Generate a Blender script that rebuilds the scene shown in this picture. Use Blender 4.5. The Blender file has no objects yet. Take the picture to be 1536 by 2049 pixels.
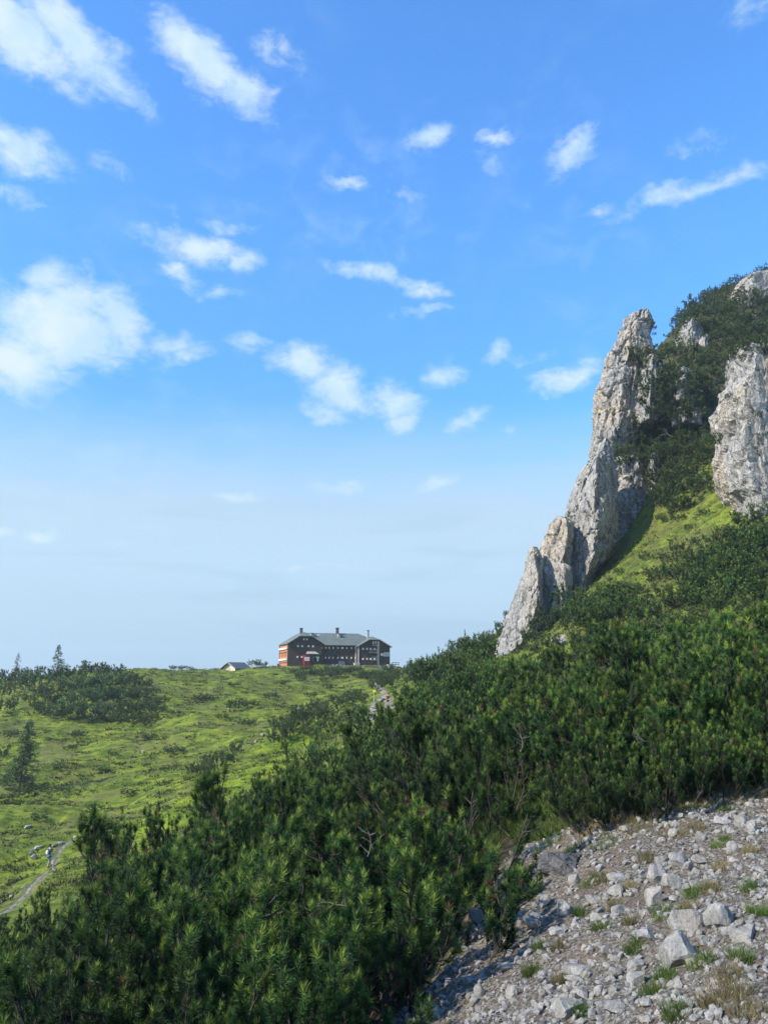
import bpy, bmesh, math, random
import numpy as np
from mathutils import Vector, Matrix

# ------------------------------------------------------------------ camera, sky, sun, exposure
SC = bpy.context.scene
COL = SC.collection
F_PX, CX, CY = 1540.0, 768.0, 1024.5
PITCH = math.radians(11.93)
cam_d = bpy.data.cameras.new('camera')
cam_d.sensor_fit = 'VERTICAL'; cam_d.sensor_height = 34.6
cam_d.lens = 34.6 * F_PX / 2049.0
cam_d.clip_start = 0.1; cam_d.clip_end = 8000
cam = bpy.data.objects.new('camera', cam_d)
cam.location = (0, 0, 0); cam.rotation_euler = (math.pi / 2 + PITCH, 0, 0)
COL.objects.link(cam); SC.camera = cam

SUN_EL = math.radians(36.0)
SUN_PHI = math.radians(28.0)            # behind the left shoulder
to_sun = Vector((-math.cos(SUN_PHI) * math.cos(SUN_EL), -math.sin(SUN_PHI) * math.cos(SUN_EL), math.sin(SUN_EL)))
sun_d = bpy.data.lights.new('sun', 'SUN'); sun_d.energy = 4.8; sun_d.angle = math.radians(0.53)
sun_d.color = (1.0, 0.92, 0.78)
sun = bpy.data.objects.new('sun', sun_d); COL.objects.link(sun)
sun.rotation_euler = to_sun.to_track_quat('Z', 'Y').to_euler(); sun.location = (-60, -20, 80)

SC.view_settings.view_transform = 'Standard'; SC.view_settings.look = 'None'
SC.view_settings.exposure = 0.45; SC.view_settings.gamma = 1.0
SC.view_settings.use_curve_mapping = False
SC.cycles.max_bounces = 6; SC.cycles.diffuse_bounces = 3; SC.cycles.transparent_max_bounces = 8
SC.cycles.use_denoising = True

def ray(px, py):
    xc = (px - CX) / F_PX; yc = -(py - CY) / F_PX
    return xc, math.cos(PITCH) - yc * math.sin(PITCH), math.sin(PITCH) + yc * math.cos(PITCH)
def P(px, py, Y):
    a, b, c = ray(px, py); s = Y / b
    return Vector((a * s, Y, c * s))
def E(py):
    a, b, c = ray(CX, py); return c / b

class NT:
    """small helper to write node trees"""
    def __init__(s, tree): s.t = tree; s.n = tree.nodes; s.l = tree.links; s.n.clear()
    def node(s, typ, ins=None, **kw):
        n = s.n.new(typ)
        for k, v in kw.items(): setattr(n, k, v)
        for k, v in (ins or {}).items(): s.set(n.inputs[k], v)
        return n
    def set(s, sock, v):
        if isinstance(v, bpy.types.NodeSocket): s.l.new(v, sock)
        else: sock.default_value = v
    def math(s, op, a, b=0.0, c=0.0, clamp=False):
        n = s.n.new('ShaderNodeMath'); n.operation = op; n.use_clamp = clamp
        s.set(n.inputs[0], a); s.set(n.inputs[1], b); s.set(n.inputs[2], c); return n.outputs[0]
    def mix(s, f, a, b, blend='MIX'):
        n = s.n.new('ShaderNodeMix'); n.data_type = 'RGBA'; n.blend_type = blend
        s.set(n.inputs[0], f); s.set(n.inputs[6], a); s.set(n.inputs[7], b); return n.outputs[2]
    def mrange(s, v, a, b, c=0.0, d=1.0, interp='SMOOTHSTEP'):
        n = s.n.new('ShaderNodeMapRange'); n.interpolation_type = interp
        s.set(n.inputs[0], v); s.set(n.inputs[1], a); s.set(n.inputs[2], b); s.set(n.inputs[3], c); s.set(n.inputs[4], d)
        return n.outputs[0]
    def noise(s, vec, scale, detail=4, rough=0.55, dist=0.0, out=0):
        n = s.n.new('ShaderNodeTexNoise'); s.set(n.inputs['Vector'], vec)
        s.set(n.inputs['Scale'], scale); s.set(n.inputs['Detail'], detail); s.set(n.inputs['Roughness'], rough)
        s.set(n.inputs['Distortion'], dist); return n.outputs[out]
    def mapping(s, vec, loc=(0, 0, 0), rot=(0, 0, 0), scale=(1, 1, 1), typ='POINT'):
        n = s.n.new('ShaderNodeMapping'); n.vector_type = typ
        s.set(n.inputs[0], vec); s.set(n.inputs[1], loc); s.set(n.inputs[2], rot); s.set(n.inputs[3], scale); return n.outputs[0]

# clouds: px, py, rx, ry, tilt (deg, down to the right), strength  -> turned into azimuth / elevation of the sky
CLOUDS = [(40,50,150,80,20,1.3),(170,95,135,60,28,1.2),(10,20,90,60,0,1.4),(420,130,140,66,25,1.15),(400,85,60,40,0,.8),(470,165,90,40,15,1.0),
 (560,105,70,34,20,.42),(60,310,100,46,15,.95),(30,380,80,28,0,.5),(230,355,50,24,0,.3),(400,495,140,42,0,.95),(480,510,60,36,0,.9),
 (360,550,66,22,0,.6),(400,575,90,18,0,.45),(420,435,150,24,0,.36),(120,650,160,115,0,1.3),(40,720,100,76,0,1.35),(230,640,130,66,25,1.0),(340,690,110,36,5,.8),
 (100,560,76,46,0,1.0),(490,690,60,34,0,.6),(600,730,90,46,0,1.0),(680,770,130,66,10,1.1),(780,790,76,56,0,1.0),(790,850,42,30,-10,.95),
 (650,830,66,34,0,.75),(885,745,56,38,0,.85),(990,705,36,42,20,.8),(1120,760,90,34,-15,.85),(930,850,70,34,-28,.95),(1060,715,90,22,-8,.4),
 (855,280,60,30,-10,.85),(980,280,50,20,0,.75),(690,355,52,17,0,.8),(1135,315,74,36,-15,.9),(1100,370,70,34,-30,.42),(970,325,50,26,20,.35),
 (1330,405,150,26,-9,.75),(1450,360,100,30,0,.5),(1195,430,50,18,-15,.55),(1390,300,70,30,0,.33),(760,555,140,30,10,.72),(850,575,70,20,0,.6),
 (840,618,74,14,-8,.55),(800,375,60,16,8,.35),(85,1062,44,17,0,.85),(5,1060,36,16,0,.7),(225,1080,34,14,0,.42),(1030,860,26,16,-20,.4),(1490,20,60,40,0,.3),
 (870,968,60,22,-15,.75),(700,985,110,18,0,.55),(480,995,100,16,0,.55),(620,1135,260,8,0,.4),(300,1060,90,10,0,.4),(980,1190,60,8,0,.4)]

world = bpy.data.worlds.new('World'); SC.world = world; world.use_nodes = True
w = NT(world.node_tree)
sky = w.node('ShaderNodeTexSky', sky_type='NISHITA', sun_disc=False, sun_elevation=SUN_EL, altitude=1700.0,
             air_density=1.0, dust_density=0.6, ozone_density=2.0)
sky.sun_rotation = math.atan2(to_sun.x, to_sun.y)
tc = w.node('ShaderNodeTexCoord')
sep = w.node('ShaderNodeSeparateXYZ', {0: tc.outputs['Generated']})
az = w.math('ARCTAN2', sep.outputs[0], sep.outputs[1])
el = w.math('ARCSINE', sep.outputs[2])
skyc = w.mix(1.0, sky.outputs[0], (0.168, 0.250, 0.318, 1), 'MULTIPLY')
skyc = w.node('ShaderNodeVectorMath', {0: skyc, 'Scale': w.mrange(el, math.radians(10), math.radians(34), .74, 1.0)}, operation='SCALE').outputs[0]
hs = w.node('ShaderNodeHueSaturation', {'Saturation': 1.05, 'Value': 1.0, 'Color': skyc}); skyc = hs.outputs[0]
# haze layer towards the horizon, its upper edge uneven
hz_n = w.noise(w.mapping(tc.outputs['Generated'], scale=(1, 1, 5)), 2.2, 4, .5)
hz_e = w.math('ADD', el, w.math('MULTIPLY', w.math('SUBTRACT', hz_n, .5), 0.10))
hz = w.mrange(hz_e, math.radians(20.5), math.radians(11))
skyc = w.mix(w.math('MULTIPLY', hz, .90), skyc, (0.425, 0.555, 0.645, 1))
# faint blue grey banks inside the haze
bk = w.noise(w.mapping(tc.outputs['Generated'], scale=(1, 1, 9)), 3.0, 5, .55, .4)
bkm = w.math('MULTIPLY', w.mrange(bk, .48, .66), w.mrange(el, math.radians(15), math.radians(9)))
skyc = w.mix(w.math('MULTIPLY', bkm, .5), skyc, (0.33, 0.49, 0.62, 1))
lowm = w.mrange(el, math.radians(9), math.radians(0))
skyc = w.mix(w.math('MULTIPLY', lowm, .75), skyc, (0.34, 0.465, 0.58, 1))
# clouds
av = w.node('ShaderNodeCombineXYZ', {0: az, 1: el, 2: 0.0}).outputs[0]
warpc = w.noise(tc.outputs['Generated'], 7.0, 5, .6, 0.0, 1)
wv = w.node('ShaderNodeVectorMath', {0: warpc, 1: (0.5, 0.5, 0.5)}, operation='SUBTRACT').outputs[0]
wv = w.node('ShaderNodeVectorMath', {0: wv, 'Scale': 0.085}, operation='SCALE').outputs[0]
avw = w.node('ShaderNodeVectorMath', {0: av, 1: wv}, operation='ADD').outputs[0]
acc = None
for (px, py, rx, ry, rot, amp) in CLOUDS:
    d = Vector(ray(px, py)).normalized()
    a0 = math.atan2(d.x, d.y); e0 = math.asin(d.z)
    m = w.mapping(avw, (a0, e0, 0), (0, 0, -math.radians(rot)), (rx / F_PX * 1.25 / math.cos(e0), ry / F_PX * 1.25, 1), 'TEXTURE')
    ln = w.node('ShaderNodeVectorMath', {0: m}, operation='LENGTH').outputs['Value']
    f = w.mrange(ln, 1.0, 0.0, 0.0, amp)
    acc = f if acc is None else w.math('MAXIMUM', acc, f)
n1 = w.noise(w.mapping(av, scale=(1, 1.6, 1)), 15.0, 10, .64, .35)
n2 = w.noise(tc.outputs['Generated'], 2.6, 3, .5)
# outside the listed clouds: the same thin cover goes on
behind = w.mrange(sep.outputs[1], 0.35, -0.1)
gen = w.math('MULTIPLY', w.math('MULTIPLY', w.mrange(n2, .5, .75), .9), behind)
acc = w.math('MAXIMUM', acc, gen)
dens = w.math('ADD', w.math('MULTIPLY', acc, 1.45), w.math('MULTIPLY', w.math('SUBTRACT', n1, .5), 2.6))
n3 = w.noise(w.mapping(av, scale=(1, 2.2, 1)), 46.0, 8, .6, .6)
dens = w.math('ADD', dens, w.math('MULTIPLY', w.math('SUBTRACT', n3, .5), 1.1))
dens = w.mrange(dens, .10, 1.75, interp='SMOOTHSTEP')
dens = w.math('MULTIPLY', dens, w.mrange(acc, 0.0, .25))
thin = w.math('MULTIPLY', w.mrange(n2, .42, .75), w.math('MULTIPLY', w.mrange(n1, .44, .75), .24))
dens = w.math('MAXIMUM', dens, w.math('MULTIPLY', thin, w.mrange(el, 0.0, .3)))
shade = w.noise(tc.outputs['Generated'], 16.0, 4, .5)
cc = w.mix(w.mrange(shade, .35, .7), (0.46, 0.62, 0.74, 1), (0.62, 0.715, 0.765, 1))
skyc = w.mix(w.math('MULTIPLY', w.math('POWER', dens, .9), .92), skyc, cc)
bg = w.node('ShaderNodeBackground', {'Color': skyc, 'Strength': 1.0})
wo = w.node('ShaderNodeOutputWorld', {'Surface': bg.outputs[0]})

# ------------------------------------------------------------------ numpy helpers
def _hash(ix, iy, iz):
    h = (ix.astype(np.int64) * 374761393 + iy.astype(np.int64) * 668265263 + iz.astype(np.int64) * 2147483647 // 7) & 0xFFFFFFFF
    h = ((h ^ (h >> 13)) * 1274126177) & 0xFFFFFFFF
    h = ((h ^ (h >> 15)) * 2246822519) & 0xFFFFFFFF
    return h ^ (h >> 16)
_G = np.array([(1,1,0),(-1,1,0),(1,-1,0),(-1,-1,0),(1,0,1),(-1,0,1),(1,0,-1),(-1,0,-1),(0,1,1),(0,-1,1),(0,1,-1),(0,-1,-1)], float)
def perlin(x, y, z=0.0):
    x, y, z = np.broadcast_arrays(np.asarray(x, float), np.asarray(y, float), np.asarray(z, float) + 0.137)
    xi, yi, zi = np.floor(x), np.floor(y), np.floor(z)
    fx, fy, fz = x - xi, y - yi, z - zi
    u, v, t = [a * a * a * (a * (a * 6 - 15) + 10) for a in (fx, fy, fz)]
    out = 0
    for dx in (0, 1):
        for dy in (0, 1):
            for dz in (0, 1):
                g = _G[_hash(xi + dx, yi + dy, zi + dz) % 12]
                d = g[..., 0] * (fx - dx) + g[..., 1] * (fy - dy) + g[..., 2] * (fz - dz)
                out = out + d * (u if dx else 1 - u) * (v if dy else 1 - v) * (t if dz else 1 - t)
    return out
def fbm(x, y, z=0.0, oct=4, g=0.5):
    r, a = 0, 1.0
    for i in range(oct):
        r = r + a * perlin(np.asarray(x) * 2 ** i + i * 17.3, np.asarray(y) * 2 ** i - i * 9.1, np.asarray(z) * 2 ** i + i * 4.7); a *= g
    return r
def ridged(x, y, z=0.0, oct=4, g=0.5):
    r, a = 0, 1.0
    for i in range(oct):
        r = r + a * (1 - 2.2 * np.abs(perlin(np.asarray(x) * 2 ** i + i * 7.3, np.asarray(y) * 2 ** i + 3.1 * i, np.asarray(z) * 2 ** i - i * 5.7))); a *= g
    return r
def worley(x, y, z):
    """distance to the nearest cell point, the second nearest, and a random value of the cell"""
    xi, yi, zi = np.floor(x), np.floor(y), np.floor(z)
    d1 = np.full(x.shape, 9.0); d2 = np.full(x.shape, 9.0); val = np.zeros(x.shape); off = np.zeros(x.shape + (3,))
    for dx in (-1, 0, 1):
        for dy in (-1, 0, 1):
            for dz in (-1, 0, 1):
                h = _hash(xi + dx, yi + dy, zi + dz)
                px = xi + dx + (h & 1023) / 1023.0; py = yi + dy + ((h >> 10) & 1023) / 1023.0; pz = zi + dz + ((h >> 20) & 1023) / 1023.0
                d = np.sqrt((x - px) ** 2 + (y - py) ** 2 + (z - pz) ** 2)
                nr = d < d1
                d2 = np.where(nr, d1, np.minimum(d2, d)); val = np.where(nr, (h % 997) / 997.0, val)
                off = np.where(nr[..., None], np.stack([x - px, y - py, z - pz], -1), off); d1 = np.minimum(d1, d)
    return d1, d2, val, off

def mesh(name, V, F, mats, midx=None, smooth=False, attrs=None):
    """V (n,3); F array (m,k) or list of such arrays"""
    V = np.asarray(V, np.float32); Fs = F if isinstance(F, list) else [F]
    Fs = [np.asarray(f, np.int32) for f in Fs if len(f)]
    me = bpy.data.meshes.new(name)
    me.vertices.add(len(V)); me.vertices.foreach_set('co', V.ravel())
    nl = sum(f.size for f in Fs); npoly = sum(len(f) for f in Fs)
    me.loops.add(nl); me.loops.foreach_set('vertex_index', np.concatenate([f.ravel() for f in Fs]))
    me.polygons.add(npoly)
    tot = np.concatenate([np.full(len(f), f.shape[1], np.int32) for f in Fs])
    st = np.concatenate([[0], np.cumsum(tot)[:-1]]).astype(np.int32)
    me.polygons.foreach_set('loop_start', st); me.polygons.foreach_set('loop_total', tot)
    for m in (mats if isinstance(mats, (list, tuple)) else [mats]): me.materials.append(m)
    if midx is not None: me.polygons.foreach_set('material_index', np.asarray(midx, np.int32))
    me.polygons.foreach_set('use_smooth', np.full(npoly, bool(smooth)))
    for k, a in (attrs or {}).items():
        at = me.attributes.new(k, 'FLOAT', 'POINT'); at.data.foreach_set('value', np.asarray(a, np.float32))
    me.update(calc_edges=True); me.validate()
    return me
def link(name, me, parent=None, loc=(0, 0, 0), rot=(0, 0, 0), scale=(1, 1, 1)):
    o = bpy.data.objects.new(name, me); COL.objects.link(o); o.parent = parent
    o.location = loc; o.rotation_euler = rot; o.scale = scale; return o
def tag(o, label=None, cat=None, group=None, kind=None):
    if label: o['label'] = label
    if cat: o['category'] = cat
    if group: o['group'] = group
    if kind: o['kind'] = kind
    return o
def empty(name, loc, label, cat, group=None, rz=0.0, scale=1.0):
    o = link(name, None, None, loc, (0, 0, rz), (scale,) * 3 if not isinstance(scale, tuple) else scale); tag(o, label, cat, group); o.empty_display_size = .3; return o

class MB:
    """mesh builder for boxes, prisms and tubes"""
    def __init__(s): s.V = []; s.F = []
    def add(s, V, F):
        b = len(s.V); s.V += [tuple(v) for v in V]; s.F += [[i + b for i in f] for f in F]; return s
    def box(s, x0, x1, y0, y1, z0, z1):
        return s.add([(x0,y0,z0),(x1,y0,z0),(x1,y1,z0),(x0,y1,z0),(x0,y0,z1),(x1,y0,z1),(x1,y1,z1),(x0,y1,z1)],
                     [(0,3,2,1),(4,5,6,7),(0,1,5,4),(1,2,6,5),(2,3,7,6),(3,0,4,7)])
    def prism(s, poly, y0, y1):
        """poly in x,z (counter-clockwise seen from -y), extruded along y"""
        n = len(poly); V = [(x, y0, z) for x, z in poly] + [(x, y1, z) for x, z in poly]
        return s.add(V, [list(range(n)), list(range(2 * n - 1, n - 1, -1))] + [[i, i + n, (i + 1) % n + n, (i + 1) % n] for i in range(n)])
    def cyl(s, p0, p1, r0, r1=None, n=8):
        r1 = r0 if r1 is None else r1; p0 = Vector(p0); p1 = Vector(p1); d = (p1 - p0).normalized()
        a = d.orthogonal().normalized(); b = d.cross(a)
        V = [p + r * (math.cos(2 * math.pi * i / n) * a + math.sin(2 * math.pi * i / n) * b) for p, r in ((p0, r0), (p1, r1)) for i in range(n)]
        return s.add(V, [[i, (i + 1) % n, (i + 1) % n + n, i + n] for i in range(n)] + [list(range(n - 1, -1, -1)), list(range(n, 2 * n))])
    def hull(s, pts):
        bm = bmesh.new()
        for p in pts: bm.verts.new(p)
        r = bmesh.ops.convex_hull(bm, input=bm.verts); bm.verts.ensure_lookup_table()
        dead = [v for v in bm.verts if not v.link_faces]
        for v in dead: bm.verts.remove(v)
        bm.verts.index_update()
        s.add([v.co[:] for v in bm.verts], [[v.index for v in f.verts] for f in bm.faces]); bm.free(); return s
    def build(s, name, mat, parent=None, smooth=False, loc=(0, 0, 0), rot=(0, 0, 0)):
        me = bpy.data.meshes.new(name); me.from_pydata(s.V, [], s.F); me.materials.append(mat)
        if smooth: me.polygons.foreach_set('use_smooth', [True] * len(me.polygons))
        me.update(); return link(name, me, parent, loc, rot)

# ------------------------------------------------------------------ materials
def mat(name):
    m = bpy.data.materials.new(name); m.use_nodes = True; return m, NT(m.node_tree)
def finish(t, col, rough=.8, bump=None, bstr=.4, bdist=.05, translucent=0.0, spec=.3):
    p = t.node('ShaderNodeBsdfPrincipled', {'Base Color': col, 'Roughness': rough, 'Specular IOR Level': spec})
    if bump is not None:
        b = t.node('ShaderNodeBump', {'Height': bump, 'Strength': bstr, 'Distance': bdist}); t.l.new(b.outputs[0], p.inputs['Normal'])
    sh = p.outputs[0]
    if translucent:
        tr = t.node('ShaderNodeBsdfTranslucent', {'Color': col})
        sh = t.node('ShaderNodeMixShader', {0: translucent, 1: sh, 2: tr.outputs[0]}).outputs[0]
    t.node('ShaderNodeOutputMaterial', {'Surface': sh})
def c4(r, g, b): return (r, g, b, 1.0)
def plain(name, col, rough=.7, var=.25, scale=3.0, spec=.3):
    m, t = mat(name); tc = t.node('ShaderNodeTexCoord')
    n = t.noise(tc.outputs['Object'], scale, 5, .6)
    k = t.mrange(n, .3, .7, 1 - var, 1 + var)
    c = t.node('ShaderNodeVectorMath', {0: col[:3], 'Scale': k}, operation='SCALE').outputs[0]
    finish(t, c, rough, n, .25, .02, spec=spec); return m

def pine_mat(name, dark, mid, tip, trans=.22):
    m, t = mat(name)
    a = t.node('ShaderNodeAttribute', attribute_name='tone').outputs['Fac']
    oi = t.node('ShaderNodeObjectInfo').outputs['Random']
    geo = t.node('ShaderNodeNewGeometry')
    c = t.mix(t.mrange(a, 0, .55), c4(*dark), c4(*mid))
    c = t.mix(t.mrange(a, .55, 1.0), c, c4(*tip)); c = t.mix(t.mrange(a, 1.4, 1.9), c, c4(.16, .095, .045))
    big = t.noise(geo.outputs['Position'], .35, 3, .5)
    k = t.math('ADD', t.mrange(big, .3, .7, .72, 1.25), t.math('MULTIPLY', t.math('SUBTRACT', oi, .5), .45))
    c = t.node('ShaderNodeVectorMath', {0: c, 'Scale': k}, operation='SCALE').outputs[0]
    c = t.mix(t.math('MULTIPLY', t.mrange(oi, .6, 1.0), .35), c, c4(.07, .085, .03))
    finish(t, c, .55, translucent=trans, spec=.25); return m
M = {}
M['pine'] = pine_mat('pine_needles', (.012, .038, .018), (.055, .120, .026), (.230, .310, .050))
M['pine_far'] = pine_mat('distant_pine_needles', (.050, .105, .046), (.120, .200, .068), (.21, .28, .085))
M['pine_crag'] = pine_mat('crag_pine_needles', (.024, .056, .022), (.075, .120, .034), (.165, .200, .050))
M['meadow'] = pine_mat('meadow_grass_blades', (.062, .100, .020), (.155, .200, .028), (.28, .30, .055), .2)
M['heath'] = pine_mat('heath_leaves', (.040, .055, .020), (.085, .085, .034), (.150, .120, .050), .15)
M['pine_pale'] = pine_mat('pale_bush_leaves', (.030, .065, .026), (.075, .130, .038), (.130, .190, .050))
M['larch'] = pine_mat('larch_needles', (.035, .075, .035), (.060, .115, .045), (.090, .150, .050), .3)
M['leaf'] = pine_mat('broad_leaves', (.04, .11, .02), (.08, .18, .03), (.22, .33, .05), .3)
M['grass'] = pine_mat('grass_blades', (.04, .08, .018), (.09, .15, .028), (.20, .23, .055), .3)
M['dry'] = pine_mat('dry_grass_blades', (.16, .13, .06), (.24, .20, .09), (.33, .28, .14), .2)
M['bark'] = plain('pine_bark', (.055, .045, .038), .9, .4, 14)
M['deadwood'] = plain('bleached_wood', (.20, .18, .155), .85, .25, 10)

def rock_mat(name, base, dark, warm, wamt, scale=1.0, ck=1.0):
    m, t = mat(name); g = t.node('ShaderNodeNewGeometry'); tc = t.node('ShaderNodeTexCoord')
    p = g.outputs['Position']
    st = t.noise(t.mapping(p, scale=(1, 1, .22)), 1.1 * scale, 8, .66, .3)
    fine = t.noise(p, 5.0 * scale, 8, .68)
    big = t.noise(t.mapping(p, scale=(1, 1, .5)), .16 * scale, 3, .5)
    c = t.mix(t.mrange(st, .36, .66), c4(*dark), c4(*base))
    c = t.mix(t.math('MULTIPLY', t.mrange(big, .47, .66), wamt), c, c4(*warm))
    vk = t.node('ShaderNodeTexVoronoi', {'Vector': t.mapping(t.node('ShaderNodeVectorMath', {0: p, 1: t.node('ShaderNodeVectorMath', {0: t.noise(p, .8 * scale, 4, .6, 0, 1), 'Scale': 1.6 / scale}, operation='SCALE').outputs[0]}, operation='ADD').outputs[0], scale=(1, 1, .38)), 'Scale': .9 * scale}, feature='DISTANCE_TO_EDGE')
    vk2 = t.node('ShaderNodeTexVoronoi', {'Vector': t.mapping(t.node('ShaderNodeVectorMath', {0: p, 1: t.node('ShaderNodeVectorMath', {0: t.noise(p, 2.2 * scale, 4, .6, 0, 1), 'Scale': .7 / scale}, operation='SCALE').outputs[0]}, operation='ADD').outputs[0], scale=(1, 1, .6)), 'Scale': 2.6 * scale}, feature='DISTANCE_TO_EDGE')
    crack = t.math('MULTIPLY', t.mrange(vk.outputs['Distance'], 0.0, .05, 1 - .65 * ck, 1.0), t.mrange(vk2.outputs['Distance'], 0.0, .05, 1 - .32 * ck, 1.0))
    wet = t.noise(t.mapping(p, scale=(1, 1, .09)), 1.7 * scale, 6, .6)
    c = t.mix(t.mrange(wet, .52, .64, 0, .55), c, c4(dark[0] * .62, dark[1] * .62, dark[2] * .64))
    k = t.math('MULTIPLY', t.mrange(fine, .3, .7, .78, 1.2), crack)
    c = t.node('ShaderNodeVectorMath', {0: c, 'Scale': k}, operation='SCALE').outputs[0]
    h = t.math('ADD', t.math('MULTIPLY', st, .7), t.math('ADD', t.math('MULTIPLY', fine, .35), t.math('MULTIPLY', crack, .15)))
    finish(t, c, .9, h, 1.0, .45 / scale, spec=.15); return m
M['lime'] = rock_mat('limestone_cliff', (.47, .44, .395), (.30, .285, .26), (.50, .41, .30), .7)
M['stone'] = rock_mat('loose_limestone', (.41, .39, .35), (.24, .23, .205), (.40, .34, .26), .4, 9.0, .15)
M['stone_dark'] = rock_mat('dark_outcrop_stone', (.17, .17, .165), (.09, .09, .09), (.20, .17, .13), .3, 6.0, .3)

M['herb'] = pine_mat('herb_leaves', (.03, .08, .018), (.07, .14, .024), (.16, .22, .04), .3)
# terrain material: attributes scree / soil / rock
m, t = mat('hillside'); g = t.node('ShaderNodeNewGeometry'); p = g.outputs['Position']
scree = t.node('ShaderNodeAttribute', attribute_name='scree').outputs['Fac']
soil = t.node('ShaderNodeAttribute', attribute_name='soil').outputs['Fac']
bright = t.node('ShaderNodeAttribute', attribute_name='bright').outputs['Fac']
rocky = t.node('ShaderNodeAttribute', attribute_name='rocky').outputs['Fac']
nb = t.noise(t.mapping(p, scale=(1, 1.4, 1.4)), .12, 5, .6)
nm = t.noise(t.mapping(p, scale=(.45, 1, 1)), .8, 6, .65)
nf = t.noise(p, 6.0, 6, .7)
c = t.mix(t.mrange(nm, .38, .62), c4(.072, .108, .020), c4(.195, .230, .030))
c = t.mix(t.math('MULTIPLY', t.mrange(nb, .46, .62), .62), c, c4(.125, .125, .045))
c = t.mix(t.math('MULTIPLY', bright, .8), c, t.mix(t.mrange(nm, .35, .65), c4(.10, .155, .016), c4(.19, .235, .022)))
dk = t.noise(t.mapping(p, scale=(.5, 1.2, 1.2)), 1.5, 5, .6)
c = t.mix(t.mrange(dk, .56, .68, 0, .7), c, c4(.045, .075, .022))
kk = t.mrange(nf, .3, .7, .75, 1.25)
c = t.node('ShaderNodeVectorMath', {0: c, 'Scale': kk}, operation='SCALE').outputs[0]
sf = t.noise(p, 26.0, 6, .7); sm = t.noise(p, 1.4, 4, .6)
sc_c = t.mix(t.mrange(sf, .4, .62), c4(.075, .062, .045), c4(.27, .245, .20))
sc_c = t.mix(t.math('MULTIPLY', t.mrange(sm, .45, .65), .6), sc_c, c4(.15, .105, .075))
rk = t.mix(t.mrange(nm, .4, .6), c4(.2, .19, .175), c4(.38, .36, .32))
c = t.mix(t.math('MULTIPLY', rocky, t.mrange(nf, .2, .5, .5, 1.0)), c, rk)
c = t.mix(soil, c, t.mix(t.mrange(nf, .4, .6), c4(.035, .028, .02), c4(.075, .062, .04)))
c = t.mix(scree, c, sc_c)
h = t.math('ADD', t.math('MULTIPLY', nm, .9), t.math('MULTIPLY', nf, .3))
hs_ = t.mix(scree, h, t.math('MULTIPLY', sf, .12))
finish(t, c, .95, hs_, .9, .30, spec=.05)
M['ground'] = m
# ------------------------------------------------------------------ terrain
YS = [2.5, 4, 6, 8, 11, 15, 22, 35, 60, 80, 100, 112, 125, 150, 185, 245, 270, 350, 600, 1600]
# per column: height in metres for the first seven stations, then the picture row (full size) the ground has there
TB = {
 -400: [-2.0,-3.0,-3.9,-4.8,-5.8,-7.4,-10.5, 1880,1830,1720,1620,1570,1540,1470,1392,1400,1410,1450,1520,1470],
 0:    [-1.9,-2.8,-3.6,-4.2,-4.75,-6.2,-9.6, 1860,1800,1690,1600,1560,1530,1450,1368,1372,1380,1430,1500,1450],
 150:  [-1.9,-2.7,-3.5,-4.1,-4.45,-5.7,-8.8, 1830,1740,1670,1590,1555,1520,1440,1345,1350,1362,1420,1500,1450],
 300:  [-1.8,-2.6,-3.3,-3.9,-4.3,-4.9,-7.0, 1800,1740,1645,1580,1540,1500,1425,1345,1337,1345,1400,1500,1450],
 450:  [-1.8,-2.5,-3.3,-3.9,-4.3,-4.6,-5.3, 1700,1660,1600,1545,1515,1480,1425,1372,1343,1346,1400,1500,1450],
 600:  [-1.8,-2.4,-3.2,-3.9,-4.2,-4.45,-4.7, 1590,1560,1530,1495,1475,1455,1420,1378,1332,1331,1380,1500,1450],
 750:  [-1.75,-2.2,-2.9,-3.6,-4.0,-4.15,-4.4, 1545,1487,1465,1445,1436,1425,1400,1372,1331,1331,1380,1500,1450],
 850:  [-1.75,-2.1,-2.8,-3.3,-3.6,-3.7,-3.8, 1500,1430,1405,1390,1382,1372,1352,1350,1360,1370,1400,1500,1450],
 900:  [-1.7,-2.1,-2.7,-3.1,-3.2,-3.1,-3.0, 1460,1398,1375,1362,1355,1345,1322,1335,1365,1380,1400,1500,1450],
 1050: [-1.7,-2.0,-2.6,-2.8,-2.62,-2.25,-1.95, 1405,1350,1325,1305,1292,1270,1222,1240,1340,1370,1400,1500,1450],
 1200: [-1.65,-1.95,-2.4,-2.43,-2.05,-1.75,-1.3, 1370,1300,1240,1180,1140,1090,1020,1040,1200,1260,1330,1450,1450],
 1245: [-1.65,-1.92,-2.35,-2.36,-2.0,-1.68,-1.2, 1365,1292,1228,1160,1105,1072,800,820,1000,1100,1250,1400,1450],
 1300: [-1.65,-1.9,-2.3,-2.3,-1.95,-1.55,-1.0, 1360,1282,1208,1135,1078,1000,770,780,1000,1100,1250,1400,1450],
 1350: [-1.62,-1.88,-2.2,-2.2,-1.85,-1.45,-.8, 1345,1270,1195,1115,1045,830,705,704,820,900,1150,1350,1450],
 1440: [-1.6,-1.85,-2.1,-2.05,-1.75,-1.35,-.6, 1330,1240,1150,1040,950,790,640,606,630,700,1000,1300,1450],
 1536: [-1.6,-1.8,-2.0,-1.93,-1.62,-1.2,-.4, 1320,1225,1110,970,900,800,632,580,575,640,900,1300,1450],
 1900: [-1.5,-1.6,-1.6,-1.4,-1.0,-.4,.6, 1290,1150,1000,850,780,680,540,480,480,560,850,1300,1450],
 2500: [-1.3,-1.3,-1.1,-.8,-.2,.6,2.0, 1230,1040,880,720,660,580,480,420,420,500,800,1300,1450]}
cols = sorted(TB); ca = np.array([(c - 768) / F_PX for c in cols]); ly = np.log(np.array(YS))
tab = np.zeros((len(cols), len(YS)))
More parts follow.
